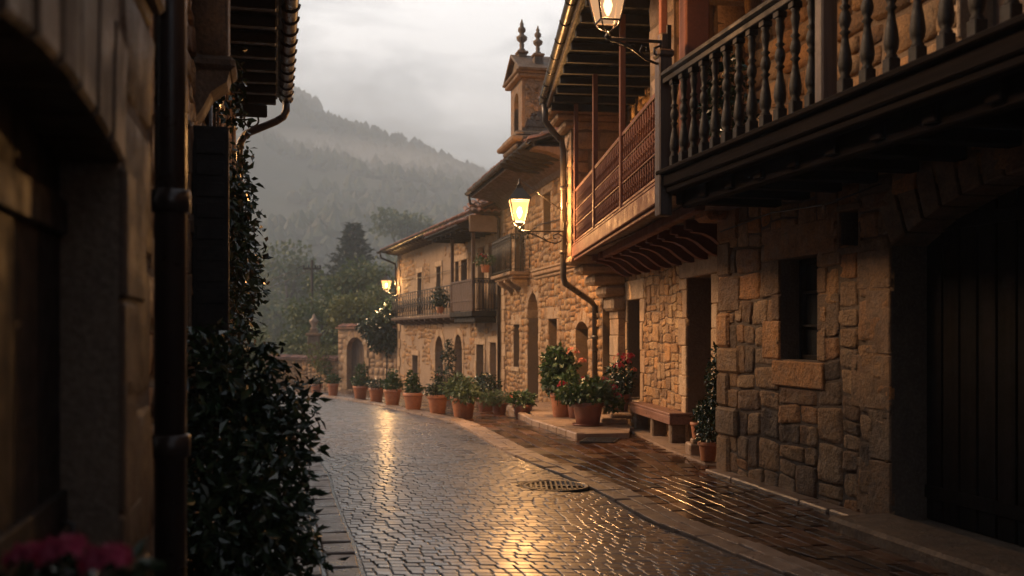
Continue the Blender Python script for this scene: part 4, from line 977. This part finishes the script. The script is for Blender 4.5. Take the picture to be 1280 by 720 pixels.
# raised platform, steps and drain in front of the third house
pf = MB(); pf.prism([(.46,18.25),(1.10,15.72),(1.85,15.85),(2.05,17.2),(1.95,19.0),(1.75,19.4),(1.0,22.9),(.25,22.6)][::1], -.2, .10, 2)
pw = tag(pf.build('platform', 'kerb'), kind='structure')
b = MB(); 
for a, c_, in (((.44,18.3),(1.08,15.70)),((.0,21.9),(.44,18.3))):
    A = Vector(a); Bv = Vector(c_); n = 5
    for k in range(n): p = A.lerp(Bv, (k+.01)/n); q = A.lerp(Bv, (k+.985)/n); b.bar((p.x,p.y,.03+g(p.y)*.5), (q.x,q.y,.03+g(q.y)*.5), .16, .17, .02)
tag(b.build('platform_kerb', 'kerb'), kind='structure')
st_ = MB(); st_.box(1.55,2.0,17.3,18.2,.1,.2,.02); st_.box(1.72,2.1,17.4,18.1,.2,.27,.02); tag(st_.build('stone_step', 'kerb'), label='low worn stone step between the flower pots and the bench', cat='step')
b = MB(); b.prism([(1.95,17.3),(2.22,14.2),(2.45,12.7),(2.95,12.35),(2.6,15.0),(2.3,17.4)], -.1, .045, 2); tag(b.build('wall_strip', 'kerb'), kind='structure')
dr = empty('drain_grate', (1.36,15.45,.03), R(-14), label='rectangular iron drain grate at the corner of the raised kerb', cat='drain grate')
b = MB(); b.box(-.27,.27,-.30,-.26,-.03,.012,.004); b.box(-.27,.27,.26,.30,-.03,.012,.004); b.box(-.27,-.23,-.26,.26,-.03,.011,.004); b.box(.23,.27,-.26,.26,-.03,.011,.004); b.build('frame', 'iron', dr)
b = MB()
for k in range(8): b.bar((-.23,-.24+k*.065,.0), (.23,-.20+k*.065,.0), .022, .03, .004)
b.build('grating', 'iron', dr)
b = MB(); b.box(-.23,.23,-.26,.26,-.022,-.018,.001); b.build('pit_dark_plate', 'core', dr)  # thin sheet; shade below the bars painted as dark colour

# ================================================================== plants
def leaves(b, clumps, n, size, seed, droop=.3, aspect=.5, shell=.55):
    """clumps: (x, y, z, rx, ry, rz); n leaves each two folded triangles"""
    r = np.random.RandomState(seed); w_ = np.array([c[3]*c[4]*c[5] for c in clumps])**.75; cnt = np.maximum(1, (n*w_/w_.sum()).astype(int))
    for c, m_ in zip(clumps, cnt):
        d = r.normal(size=(m_, 3)); d /= np.linalg.norm(d, axis=1)[:, None]
        rad = r.uniform(shell**3, 1, m_)**(1/3)*(1+.12*r.normal(size=m_)); P = d*rad[:, None]*np.array(c[3:6])+np.array(c[:3])
        ax = d*.6+r.normal(size=(m_, 3))*.65; ax[:, 2] -= droop; ax /= np.linalg.norm(ax, axis=1)[:, None]
        sd_ = np.cross(ax, d+r.normal(size=(m_, 3))*.5); sd_ /= np.linalg.norm(sd_, axis=1)[:, None]+1e-9
        nn = np.cross(sd_, ax); s_ = size*r.uniform(.6, 1.35, m_)[:, None]
        a = P; t_ = P+ax*s_; mid = P+ax*s_*.45; l = mid+sd_*s_*aspect*.5+nn*s_*.1; rr_ = mid-sd_*s_*aspect*.5+nn*s_*.1
        V = np.stack([a, l, t_, rr_], 1).reshape(-1, 3); b.add(V, [(4*i, 4*i+1, 4*i+2, 4*i+3) for i in range(m_)])
    return b
def petals(b, clumps, n, size, seed):
    r = np.random.RandomState(seed)
    for c in clumps:
        for _ in range(n):
            d = r.normal(size=3); d /= np.linalg.norm(d); d[2] = abs(d[2])*.8-.1; p = np.array(c[:3])+d*np.array([c[3]]*3)
            u = np.cross(d, r.normal(size=3)); u /= np.linalg.norm(u)+1e-9; v = np.cross(d, u); s_ = size*r.uniform(.7, 1.2); V = [p]
            for k in range(10):
                t = 2*math.pi*k/10; q = s_*(1 if k % 2 else .55); V.append(p+u*math.cos(t)*q+v*math.sin(t)*q+d*s_*.25)
            b.add(V, [(0, 1+k, 1+(k+1) % 10) for k in range(10)])
    return b
def pot_prof(r, h): return [(r*.66,0),(r*.70,.01),(r*.90,h*.78),(r*.92,h*.80),(r*1.0,h*.81),(r*1.02,h*.84),(r*1.02,h*.98),(r*.98,h),(r*.88,h),(r*.86,h*.9)]
def potted(x, y, r, h, label, name='potted_plant', cat='potted plant', group=None, clumps=None, n=500, size=.09, leaf='leaf', pot='terracotta', flowers=None, seed=1, z=None, stems=True, fsize=.04, fn=16, droop=.3, aspect=.5, saucer=False):
    zz = g(y)+.03 if z is None else z
    e = empty(name, (x, y, zz), random.Random(seed).uniform(0, 6), label=label, cat=cat, group=group)
    b = MB(); b.lathe(pot_prof(r, h), 20)
    if saucer: b.lathe([(r*.7,0),(r*.95,.01),(r*1.0,.035),(r*.95,.035),(r*.9,.015)], 20)
    b.build('pot', pot, e)
    b = MB(); b.lathe([(r*.85,h*.88),(r*.86,h*.9),(r*.3,h*.93)], 16); b.build('soil', 'soil', e)
    clumps = clumps or [(0,0,h+r*.5,r*1.0,r*1.0,r*.7)]
    b = MB(); rr_ = random.Random(seed)
    for c in clumps: b.tube([(c[0]*.2,c[1]*.2,h*.9), (c[0]*.6,c[1]*.6,(h+c[2])/2), (c[0],c[1],c[2])], [.012,.009,.005], 5)
    b.build('stem', 'bark', e)
    leaves(MB(), clumps, 1, .1, 1); b = MB(); leaves(b, clumps, n, size, seed, droop, aspect, .25); b.build('foliage', leaf, e)
    if flowers:
        for (m_, cl) in flowers:
            for c_ in cl: b = MB(); petals(b, [c_], fn, fsize, seed+5); b.build('flower_head', m_, e)
    return e
G_ = 'terracotta pots in a row along the kerb'
potted(-1.0,20.6,.27,.44,'largest terracotta pot of the kerb row, with wide pale leafy plant', clumps=[(0,0,.56,.42,.42,.22),(.25,.1,.55,.3,.3,.18),(-.3,-.1,.52,.25,.25,.16),(0,.1,.72,.2,.2,.2)], n=800, size=.12, leaf='leaf_pale', seed=3, group=G_, aspect=.62)
potted(-1.68,22.6,.24,.42,'terracotta pot holding a dark bush with a bronze cone-shaped tip', clumps=[(0,0,.52,.32,.3,.16),(0,0,.68,.14,.14,.22),(.02,0,.88,.07,.07,.16)], n=800, size=.07, leaf='leaf_dark', seed=4, group=G_, flowers=[('flower_coral',[(0,0,.85,.06)])], fsize=.015, fn=14)
potted(-2.42,24.5,.25,.42,'terracotta pot with a narrow upright light green plant', clumps=[(0,0,.55,.18,.18,.2),(.03,0,.78,.10,.10,.18)], n=420, size=.10, leaf='leaf', seed=5, group=G_)
potted(-3.3,27.6,.25,.44,'terracotta pot with tall spreading stems, fourth from the large front pot', clumps=[(0,0,.58,.3,.3,.16),(-.2,0,.72,.14,.14,.14),(.12,0,.8,.12,.12,.2)], n=600, size=.09, seed=6, group=G_)
potted(-4.15,30.6,.24,.42,'squat terracotta pot with dense low dark green mound, just right of the gate', clumps=[(0,0,.52,.36,.33,.16)], n=600, size=.07, leaf='leaf_dark', seed=7, group=G_)
potted(-5.05,33.3,.25,.43,'terracotta pot with tall loose shrub standing before the arched gate', clumps=[(0,0,.6,.3,.3,.22),(.1,0,.95,.2,.2,.22)], n=700, size=.10, leaf='leaf', seed=8, group=G_)
potted(-6.55,36.6,.21,.46,'tall narrow terracotta pot with a bright green tuft left of the gate', clumps=[(0,0,.6,.24,.24,.2)], n=380, size=.10, seed=9, group=G_)
potted(-7.75,39.6,.23,.38,'farthest terracotta pot at the low garden wall, dark tuft', clumps=[(0,0,.52,.26,.26,.18)], n=350, size=.09, leaf='leaf_dark', seed=10, group=G_)
potted(-.62,23.6,.22,.34,'dark leafy plant in a shaded pot half hidden behind the biggest kerb pot', clumps=[(0,0,.6,.34,.3,.3)], n=700, size=.09, leaf='leaf_dark', pot='terracotta_dark', seed=11)
potted(-.15,27.8,.2,.4,'tall thin shrub in a pot beside the plaster house door', clumps=[(0,0,.7,.22,.22,.25),(0,0,1.15,.16,.16,.3)], n=500, size=.08, leaf='leaf_dark', pot='terracotta_dark', seed=12) if False else None
potted(-1.95,30.9,.22,.36,'tall dark shrub in a pot before the plaster house arches', clumps=[(0,0,.75,.24,.22,.3),(.05,0,1.35,.26,.22,.35),(-.05,0,1.75,.14,.12,.18)], n=900, size=.09, leaf='leaf_dark', seed=13)
potted(-.28,22.3,.19,.26,'small dark pot with spreading pale leaves left of the raised kerb', clumps=[(0,0,.36,.28,.26,.14),(-.3,0,.34,.22,.2,.14)], n=500, size=.09, leaf='leaf_pale', pot='terracotta_dark', seed=14)
potted(.22,20.4,.21,.28,'small dark pot with low green tuft and a few coral blooms', clumps=[(0,0,.38,.25,.24,.14)], n=450, size=.10, leaf='leaf', pot='terracotta_dark', seed=15, flowers=[('flower_coral',[(-.25,0,.42,.06),(-.18,.1,.36,.05)])])
potted(.93,18.9,.22,.46,'tall leafy plant with coral blooms in the orange pot behind the geranium', z=.1, clumps=[(0,0,.64,.34,.30,.22),(.08,0,.90,.34,.30,.22),(.12,0,1.14,.26,.24,.16),(-.35,.1,.6,.2,.2,.25)], n=1900, size=.11, leaf='leaf', seed=16, flowers=[('flower_coral',[(-.16,-.15,1.2,.14),(.26,-.25,.92,.10),(-.38,-.2,1.05,.08),(.1,-.35,.85,.08)]),('flower_white',[(-.42,-.1,.55,.07),(-.3,-.25,.45,.06)])], aspect=.65)
potted(1.18,18.6,.17,.34,'dark clay pot without blooms wedged between the two big flower pots', z=.1, clumps=[(0,0,.40,.18,.18,.08)], n=150, size=.07, leaf='leaf_dark', pot='terracotta_dark', seed=26)
potted(1.30,17.15,.28,.40,'wide red-brown pot of pink geraniums on the raised kerb', z=.1, clumps=[(0,0,.5,.46,.40,.18),(-.1,0,.66,.34,.3,.16),(.3,.1,.55,.22,.2,.18),(-.42,0,.42,.2,.2,.2)], n=1500, size=.085, leaf='leaf', pot='terracotta_dark', seed=17, flowers=[('flower_pink',[(-.42,-.1,.62,.12),(-.50,0,.48,.10),(-.3,-.2,.74,.09),(-.38,-.28,.56,.09),(-.2,-.35,.6,.07)]),('flower_red',[(.42,-.1,.68,.10),(.3,-.25,.55,.08),(.05,-.3,.75,.08)]),('flower_white',[(-.25,-.35,.42,.06),(.1,-.38,.45,.05)])], aspect=.7, saucer=True)
potted(1.92,18.05,.22,.38,'red flowering shrub in a pot at the far end of the bench', z=.2, clumps=[(0,0,.5,.30,.28,.2),(.05,0,.75,.26,.24,.2)], n=900, size=.085, leaf='leaf_dark', pot='terracotta_dark', seed=18, flowers=[('flower_red',[(-.1,-.1,1.02,.14),(.0,-.15,.94,.10),(-.22,-.1,.88,.09),(.05,-.2,1.05,.09)]),('flower_coral',[(.26,-.2,.8,.05)])])
# shrubs by the dark door
b = MB(); b.box(2.38,2.66,13.4,13.75,.03,.2,.02); b.box(2.42,2.62,13.42,13.6,.2,.26,.015); tag(b.build('stone_block', 'kerb'), label='rough stone block carrying the small orange pot by the dark door', cat='stone block')
potted(2.52,13.55,.105,.22,'small orange pot on a stone block beside the dark doorway', z=.26, clumps=[(0,.05,.3,.12,.12,.1)], n=150, size=.06, leaf='leaf_dark', seed=19)
potted(2.50,12.75,.13,.24,'orange pot of trailing ivy at the corner of the near house', z=.06, clumps=[(0,0,.36,.16,.16,.16)], n=260, size=.06, leaf='leaf_dark', seed=20)
cp = empty('climbing_vine', (2.72,13.2,.05), label='dark green vine climbing beside the dark doorway', cat='climbing plant')
vc = [(-.02,0,.45,.17,.2,.25),(.02,.05,.8,.16,.2,.28),(.0,.1,1.1,.13,.18,.22),(.04,.1,1.35,.09,.14,.16),(-.14,.0,.62,.14,.14,.15),(-.1,.1,.3,.14,.14,.2)]
leaves(b := MB(), vc, 1900, .065, 44, .3, .6, .2); b.build('foliage', 'leaf_dark', cp)
b = MB(); b.tube([(0,0,0),(.02,.03,.4),(0,.06,.8),(.03,.1,1.4)], [.02,.016,.012,.006], 6); b.tube([(0,0,0),(-.08,0,.3),(-.12,0,.6)], .008, 5); b.build('stem', 'bark', cp)
# balcony plants
potted(2.05,9.6,.16,.26,'leafy plant in a pot behind the black balusters', z=3.3, clumps=[(0,0,.5,.25,.25,.25),(0,0,.85,.2,.2,.25)], n=800, size=.08, leaf='leaf_dark', seed=21)
potted(1.65,15.6,.15,.24,'plant in a pot behind the faded red lattice railing', z=3.2, clumps=[(0,0,.6,.2,.25,.3),(0,0,.95,.26,.26,.25)], n=800, size=.08, leaf='leaf_dark', seed=22)
potted(-.70,26.2,.13,.2,'small flowering pot on the little iron balcony', z=3.26, clumps=[(0,0,.34,.3,.3,.16)], n=350, size=.07, seed=23, flowers=[('flower_red',[(0,-.1,.4,.12)])])
potted(-2.35,32.6,.13,.2,'dark plant hanging over the long iron railing', z=2.31, clumps=[(0,0,.5,.3,.3,.35)], n=450, size=.09, leaf='leaf_dark', seed=24)
# foreground planters on the left
potted(-.98,2.2,.17,1.04,'blurred pink flowers in a tall dark planter in the left foreground', cat='planter', name='flower_planter', clumps=[(0,0,1.12,.2,.2,.08)], n=350, size=.05, leaf='leaf_dark', pot='terracotta_dark', seed=25, z=0, flowers=[('flower_pink',[(.02,0,1.21,.05),(.11,.05,1.19,.04),(-.08,-.06,1.20,.045),(.05,-.12,1.17,.035)])], fsize=.026)
potted(-1.27,3.3,.15,.72,'blurred white flowers in a dark planter beside the big drainpipe', cat='planter', name='flower_planter', clumps=[(0,0,.76,.16,.16,.08)], n=250, size=.05, leaf='leaf_dark', pot='terracotta_dark', seed=27, z=0, flowers=[('flower_white',[(.05,0,.83,.04),(-.05,.03,.82,.04)])])
# big shrub against the left wall
bu = empty('leafy_bush', (-1.80,6.0,0), label='big dark glossy bush spilling over the left pavement', cat='bush')
bc = [(.0,-.1,.45,.5,.6,.5),(.22,-.3,.55,.38,.45,.45),(-.05,.35,1.0,.45,.5,.45),(-.2,.3,1.40,.36,.45,.34),(.05,.5,1.42,.30,.36,.28),(.25,.25,.95,.34,.4,.35),(.36,-.15,.75,.26,.3,.26),(.38,.0,.35,.3,.4,.3),(-.35,-.6,.6,.3,.5,.6),(.2,.75,1.15,.3,.3,.3)]
leaves(b := MB(), bc, 8200, .085, 77, .35, .5, .35); b.build('foliage', 'leaf_dark', bu)
b = MB(); rr = random.Random(5)
for c in bc: b.tube([(rr.uniform(-.1,.1),rr.uniform(-.1,.1),0), (c[0]*.5,c[1]*.5,c[2]*.5), c[:3]], [.025,.016,.006], 5)
b.build('stem', 'bark', bu)
iv = empty('wall_ivy', (-3.1,11.0,0), label='ivy trailing down the left house between shutter and downpipe', cat='climbing plant')
def ivp(t, v, z):  # along the left facade from 9 m to 13.4 m
    Y = 9.0+t*4.4; X = -3.92+(14-Y)*.2367; return (X+v+3.1, Y-11.0, z)
rr = random.Random(9); ic = []
for k in range(30):
    t = rr.random(); z = rr.uniform(1.5, 4.4) if k % 3 else rr.uniform(2.0, 3.2); r_ = rr.uniform(.14,.26)*(1.15 if 2.2 < z < 3.6 else .7); p = ivp(t, .12+rr.uniform(0,.14), z); ic.append((*p, r_, r_*1.3, r_*1.3))
leaves(b := MB(), ic, 3000, .085, 91, .5, .6, .2); b.build('foliage', 'leaf_dark', iv)
b = MB()
for k in range(7):
    t = rr.random(); b.tube([ivp(t, .03, 0), ivp(min(1,t+.08), .05, 1.5), ivp(t, .05, 3), ivp(max(0,t-.1), .06, 4.4)], [.02,.015,.01,.005], 5)
b.build('stem', 'bark', iv)
gi = empty('wall_creeper', (-5.62,44.62,-.95), label='dark creeper tumbling over the garden wall beside the plaster house', cat='climbing plant')
gc = [(-.1,-.1,2.75,.6,.35,.5),(.35,-.3,2.4,.45,.3,.6),(-.35,.1,2.2,.45,.3,.4),(.0,-.2,3.2,.7,.5,.4),(-.75,.5,3.2,.5,.5,.3),(-.55,.25,2.6,.5,.3,.45),(.3,-.15,2.0,.4,.2,.4),(-.9,.6,2.9,.5,.3,.25),(.3,.2,3.6,.7,.6,.5)]
leaves(b := MB(), gc, 6500, .17, 92, .4, .6, .3); b.build('foliage', 'leaf_dark', gi)
b = MB(); b.tube([(0,-.05,0),(.05,-.05,1.2),(0,-.05,2.6)], [.05,.04,.02], 6); b.build('stem', 'bark', gi)

# ================================================================== trees and bushes beyond
def tree(x, y, h, w_, label, leaf='leaf_tree', n=4500, size=.3, seed=1, name='broadleaf_tree', cat='tree', group=None, low=.3):
    rr = random.Random(seed); z = g(y)-.05; e = empty(name, (x, y, z), rr.uniform(0,6), label=label, cat=cat, group=group); cl = []
    b = MB(); b.tube([(0,0,0),(rr.uniform(-.1,.1)*h*.2,0,h*.35),(0,rr.uniform(-.1,.1)*h*.2,h*.7)], [h*.028,h*.02,h*.008], 7)
    for k in range(16):
        a = rr.uniform(0,6.28); t = rr.uniform(low,.95); R_ = w_*.5*math.sqrt(max(.08, 1-((t-.55)/.5)**2))*rr.uniform(.35,.9); s_ = w_*rr.uniform(.14,.26)
        c = (math.cos(a)*R_, math.sin(a)*R_, h*t); cl.append((*c, s_, s_, s_*.7)); b.tube([(0,0,h*t*.55), (c[0]*.6,c[1]*.6,h*t*.85), c], [h*.012,h*.007,h*.003], 5)
    b.build('trunk', 'bark', e); b = MB(); leaves(b, cl, n, size, seed, .2, .7, .2); b.build('crown', leaf, e); return e
def conifer(x, y, h, w_, label, seed=1, n=70, needle=.5, group=None, base=.12):
    rr = random.Random(seed); r = np.random.RandomState(seed); z = g(y)-.05; e = empty('conifer_tree', (x, y, z), 0, label=label, cat='tree', group=group)
    b = MB(); b.tube([(0,0,0),(0,0,h*.5),(0,0,h)], [h*.022,h*.014,h*.002], 7); f = MB()
    for k in range(n):
        t = base+(1-base)*((k+rr.random())/n)**.95; L_ = w_*.5*(1-t)**.85*rr.uniform(.65,1.12)+.12; a = k*2.4+rr.uniform(-.4,.4); zz = h*t; rise = .12-.25*(1-t)
        pts = [(math.cos(a)*L_*q, math.sin(a)*L_*q, zz+L_*rise*q+L_*.22*q*q) for q in (0,.5,1)]
        b.tube(pts, [.05*h/12,.03*h/12,.008], 4); m_ = int(8+L_*(34 if h < 12 else 16)); V = []
        q = r.uniform(.12,1.05,m_); s_ = needle*r.uniform(.5,1.1,m_)*(.55+.45*(1-q)); side = r.uniform(-1,1,m_)
        d = np.array([math.cos(a),math.sin(a),.1]); sd_ = np.array([-math.sin(a),math.cos(a),0])
        P = d*(L_*q)[:,None]; P[:,2] = zz+L_*rise*q+L_*.22*q*q
        ax = d*r.uniform(.2,.9,m_)[:,None]+sd_*side[:,None]*1.1; ax[:,2] += r.uniform(-.45,.25,m_); ax /= np.linalg.norm(ax,axis=1)[:,None]
        up = np.cross(ax, r.normal(size=(m_,3))); up /= np.linalg.norm(up,axis=1)[:,None]
        T = P+ax*s_[:,None]; M_ = P+ax*(s_*.5)[:,None]; w2 = (s_*.16)[:,None]
        V = np.stack([P, M_+up*w2, T, M_-up*w2],1).reshape(-1,3); f.add(V, [(4*i,4*i+1,4*i+2,4*i+3) for i in range(m_)])
    b.build('trunk', 'bark', e); f.build('crown', 'needle', e); return e
conifer(-15.9,100,14.4,13,'tall dark conifer rising behind the arched garden gate', 1, 150, 1.15)
conifer(-49,190,20,12,'hazy conifer nearest the left house in the valley', 2, 80, 1.7, base=.1)
conifer(-41.5,176,16,10,'shorter hazy conifer left of the utility pole', 3, 70, 1.5, base=.1)
conifer(-58,225,18,11,'pale far conifer behind the two hazy ones', 5, 60, 1.6)
tree(-19,180,26,14,'pale hazy tree showing above the roof of the plaster house', 'leaf_tree', 3500, .9, 4)
TG = 'trees behind the garden wall'
tree(-8.0,54,4.6,4.2,'yellow-green bush right behind the arched gate coping','leaf_yellow',3800,.22,11,group=TG)
tree(-6.6,57,5.6,4.5,'leafy tree crowding the end of the plaster house','leaf_tree',3800,.26,12,group=TG)
tree(-11.0,58,5.2,5.0,'dark rounded tree between gate and utility pole','leaf_tree',4200,.26,13,group=TG)
tree(-27,120,13,14,'wide dark green tree behind the utility pole','leaf_tree',4600,.6,14,group=TG,low=.2)
tree(-10.6,66,7.6,6.5,'broad tree at the foot of the tall conifer','leaf_tree',4600,.3,15,group=TG,low=.2)
tree(-37,135,11,16,'low spreading tree seen over the big bush','leaf_yellow',4200,.6,16,group=TG,low=.15)
tree(-50,155,14,18,'large rounded tree by the left house, in haze','leaf_tree',4200,.7,17,group=TG,low=.15)
tree(-17.5,60,4.2,5,'bushy olive-green tree left of the utility pole foot','leaf_yellow',3500,.25,18,group=TG,low=.15)
tree(-8.9,47.6,2.4,2.2,'shrub leaning over the low garden wall','leaf_yellow',1600,.16,19,name='garden_shrub',cat='shrub')
tree(-13.5,50.5,3.0,4,'dark shrub at the far bend of the street','leaf_tree',2200,.2,20,name='garden_shrub',cat='shrub',low=.1)
tree(-18,50,3.2,5,'round dark shrub beyond the bend of the street','leaf_tree',2400,.22,21,name='garden_shrub',cat='shrub',low=.1)
tree(-24,55,4,6,'broad shrub seen past the left house corner','leaf_tree',2400,.25,22,name='garden_shrub',cat='shrub',low=.1)
# utility pole with cables
up = empty('utility_pole', (-12.0,60,g(60)), label='thin wooden utility pole with short crossarm above the garden wall', cat='utility pole')
b = MB(); H_ = 6.0-g(60); b.tube([(0,0,0),(0,0,H_)], [.11,.075], 8); b.build('pole', 'bark', up)
b = MB(); b.box(-.55,.55,-.05,.05,H_-.55,H_-.45,.01); b.build('crossarm', 'bark', up)
for x in (-.5,-.2,.2,.5): b = MB(); b.lathe([(.02,H_-.45),(.05,H_-.42),(.05,H_-.36),(.03,H_-.33),(.05,H_-.30),(.02,H_-.27)], 8, (x,0,0)); b.build('insulator', 'glass', up)
b = MB()
for x in (-.5, .5):
    b.tube([(x+(-16)*t, 14*t, H_-.3-2.4*math.sin(math.pi*t)*.5-1.5*t) for t in [k/12 for k in range(13)]], .022, 4)
b.build('cable', 'iron', up)

# ================================================================== hills
r1x = [-500,-300,-190,-150,-103,-92,-86,-80,-76,-70,-67,-42,-24,-9,0,60,140,300,500]
r1z = [17,38,66,76,79,84,85,83,75,72,69,60,52,45,40,34,50,36,18]
r2x = [-200,-50,-34,-24,-16,-8,0,15,60,200,400]; r2z = [0,0,10,25,31,35,37,39,42,36,10]
def hz(x, y):
    return hz0(x/2.4-11, 112+(y-112)/2.82)*2.4+1.5
def hz0(x, y):
    a = np.interp(x*380/max(y, 200)*.5+x*.5, r1x, r1z); t = min(1, max(0, (y-125)/255)); h1 = a*(t*t*(3-2*t))**.85 if y < 380 else a*(1-min(1,(y-380)/400)*.6)
    c = np.interp(x, r2x, r2z); t2 = min(1, max(0, (y-115)/145)); h2 = c*(t2**1.15) if y < 262 else c*(1-min(1,(y-262)/60))
    p = Vector((x*.02, y*.02, 1)); n_ = noise.noise(p)*7+noise.noise(p*2.7)*3.2+noise.noise(p*8)*1.6
    return g(y)+max(h1, h2)+n_*min(1, max(0,(y-118)/60))*(.35+.65*min(1,max(h1,h2)/50))
xs_ = list(np.arange(-520,-200,14))+list(np.arange(-200,90,3.2))+list(np.arange(90,520,14)); ys_ = list(np.arange(112,300,4))+list(np.arange(300,400,3.2))+list(np.arange(400,640,14))
xs_ = [x*2.4 for x in xs_]; ys_ = [112+(y-112)*2.82 for y in ys_]
sheet('hills', xs_, ys_, lambda x, y: hz(x, y)-.6, 'hill')
b = MB(); rr = random.Random(77); npr = np.random.RandomState(7)
for k in range(11000):
    x = rr.uniform(-420, 140); y = rr.uniform(240, 890)
    if noise.noise(Vector((x*.012, y*.012, 9))) < -.15: continue
    s_ = rr.uniform(2.0, 4.6); z = hz(x, y); m_ = 7; V = [(x, y, z+s_*rr.uniform(1.2,2.0))]; ph = rr.random()*6
    for (q, zz) in ((.5,.95),(.85,.45),(.55,-.1)):
        for j in range(m_): a = ph+2*math.pi*j/m_; w_ = s_*q*npr.uniform(.65,1.25); V.append((x+math.cos(a)*w_, y+math.sin(a)*w_, z+s_*zz*npr.uniform(.8,1.2)))
    F = [(0,1+j,1+(j+1)%m_) for j in range(m_)]
    for L_ in (1, 1+m_): F += [(L_+j, L_+(j+1)%m_, L_+m_+(j+1)%m_, L_+m_+j) for j in range(m_)]
    b.add(V, F)
K['forest'] = mat('hill_forest', island=[(.03,.045,.022),(.05,.065,.03),(.022,.035,.02),(.075,.07,.04)], rough=.9)
tag(b.build('forest', 'forest'), kind='stuff', label='dark woodland covering the misty hillside', cat='forest')
# ================================================================== haze
b = MB(); b.box(-1900, 1900, -60, 1900, -5, 300, .0001)
hm = bpy.data.materials.new('valley_haze'); hm.use_nodes = True; t_ = hm.node_tree; t_.nodes.clear(); mo = t_.nodes.new('ShaderNodeOutputMaterial'); pvn = t_.nodes.new('ShaderNodeVolumePrincipled')
pvn.inputs['Color'].default_value = (.68,.83,1,1); pvn.inputs['Density'].default_value = HAZE; pvn.inputs['Anisotropy'].default_value = .1; t_.links.new(pvn.outputs[0], mo.inputs['Volume'])
tag(b.build('haze', hm), kind='stuff', label='pale even valley mist', cat='haze')

# drifting cloud hanging on the hillside
lc = bpy.data.materials.new('low_cloud'); lc.use_nodes = True; t_ = lc.node_tree; t_.nodes.clear(); mo = t_.nodes.new('ShaderNodeOutputMaterial'); pvn = t_.nodes.new('ShaderNodeVolumePrincipled')
pvn.inputs['Color'].default_value = (.90,.92,.95,1); tcn = t_.nodes.new('ShaderNodeTexCoord')
nz_ = t_.nodes.new('ShaderNodeTexNoise'); nz_.inputs['Scale'].default_value = .011; nz_.inputs['Detail'].default_value = 3; nz_.inputs['Roughness'].default_value = .6; t_.links.new(tcn.outputs['Object'], nz_.inputs['Vector'])
ln = t_.nodes.new('ShaderNodeVectorMath'); ln.operation = 'LENGTH'; mpn = t_.nodes.new('ShaderNodeMapping'); mpn.inputs['Scale'].default_value = (1/230, 1/170, 1/62); t_.links.new(tcn.outputs['Object'], mpn.inputs['Vector']); t_.links.new(mpn.outputs[0], ln.inputs[0])
fo_ = t_.nodes.new('ShaderNodeMath'); fo_.operation = 'SUBTRACT'; fo_.inputs[0].default_value = 1; t_.links.new(ln.outputs['Value'], fo_.inputs[1])
a1 = t_.nodes.new('ShaderNodeMath'); a1.operation = 'SUBTRACT'; a1.inputs[1].default_value = .46; t_.links.new(nz_.outputs['Fac'], a1.inputs[0])
a2 = t_.nodes.new('ShaderNodeMath'); a2.operation = 'MULTIPLY'; t_.links.new(a1.outputs[0], a2.inputs[0]); t_.links.new(fo_.outputs[0], a2.inputs[1])
a3 = t_.nodes.new('ShaderNodeMath'); a3.operation = 'MULTIPLY'; a3.inputs[1].default_value = .7; a3.use_clamp = True; t_.links.new(a2.outputs[0], a3.inputs[0]); t_.links.new(a3.outputs[0], pvn.inputs['Density']); t_.links.new(pvn.outputs[0], mo.inputs['Volume'])
lc.cycles.volume_step_rate = 1.0
for (x, y, z, s_) in ((-190,600,62,1),(-60,620,34,.75)):
    b = MB(); prof_ = [(230*math.sin(math.pi*k/10)*.999+.01, -62*math.cos(math.pi*k/10)) for k in range(11)]; b.lathe(prof_, 24); o = b.build('low_cloud', lc, None, (x, y, z)); o.scale = (s_, s_*.72, s_)
    tag(o, 'low white cloud drifting '+('across the left flank of the hill' if s_ == 1 else 'below the right shoulder of the hill'), 'cloud', kind='stuff')
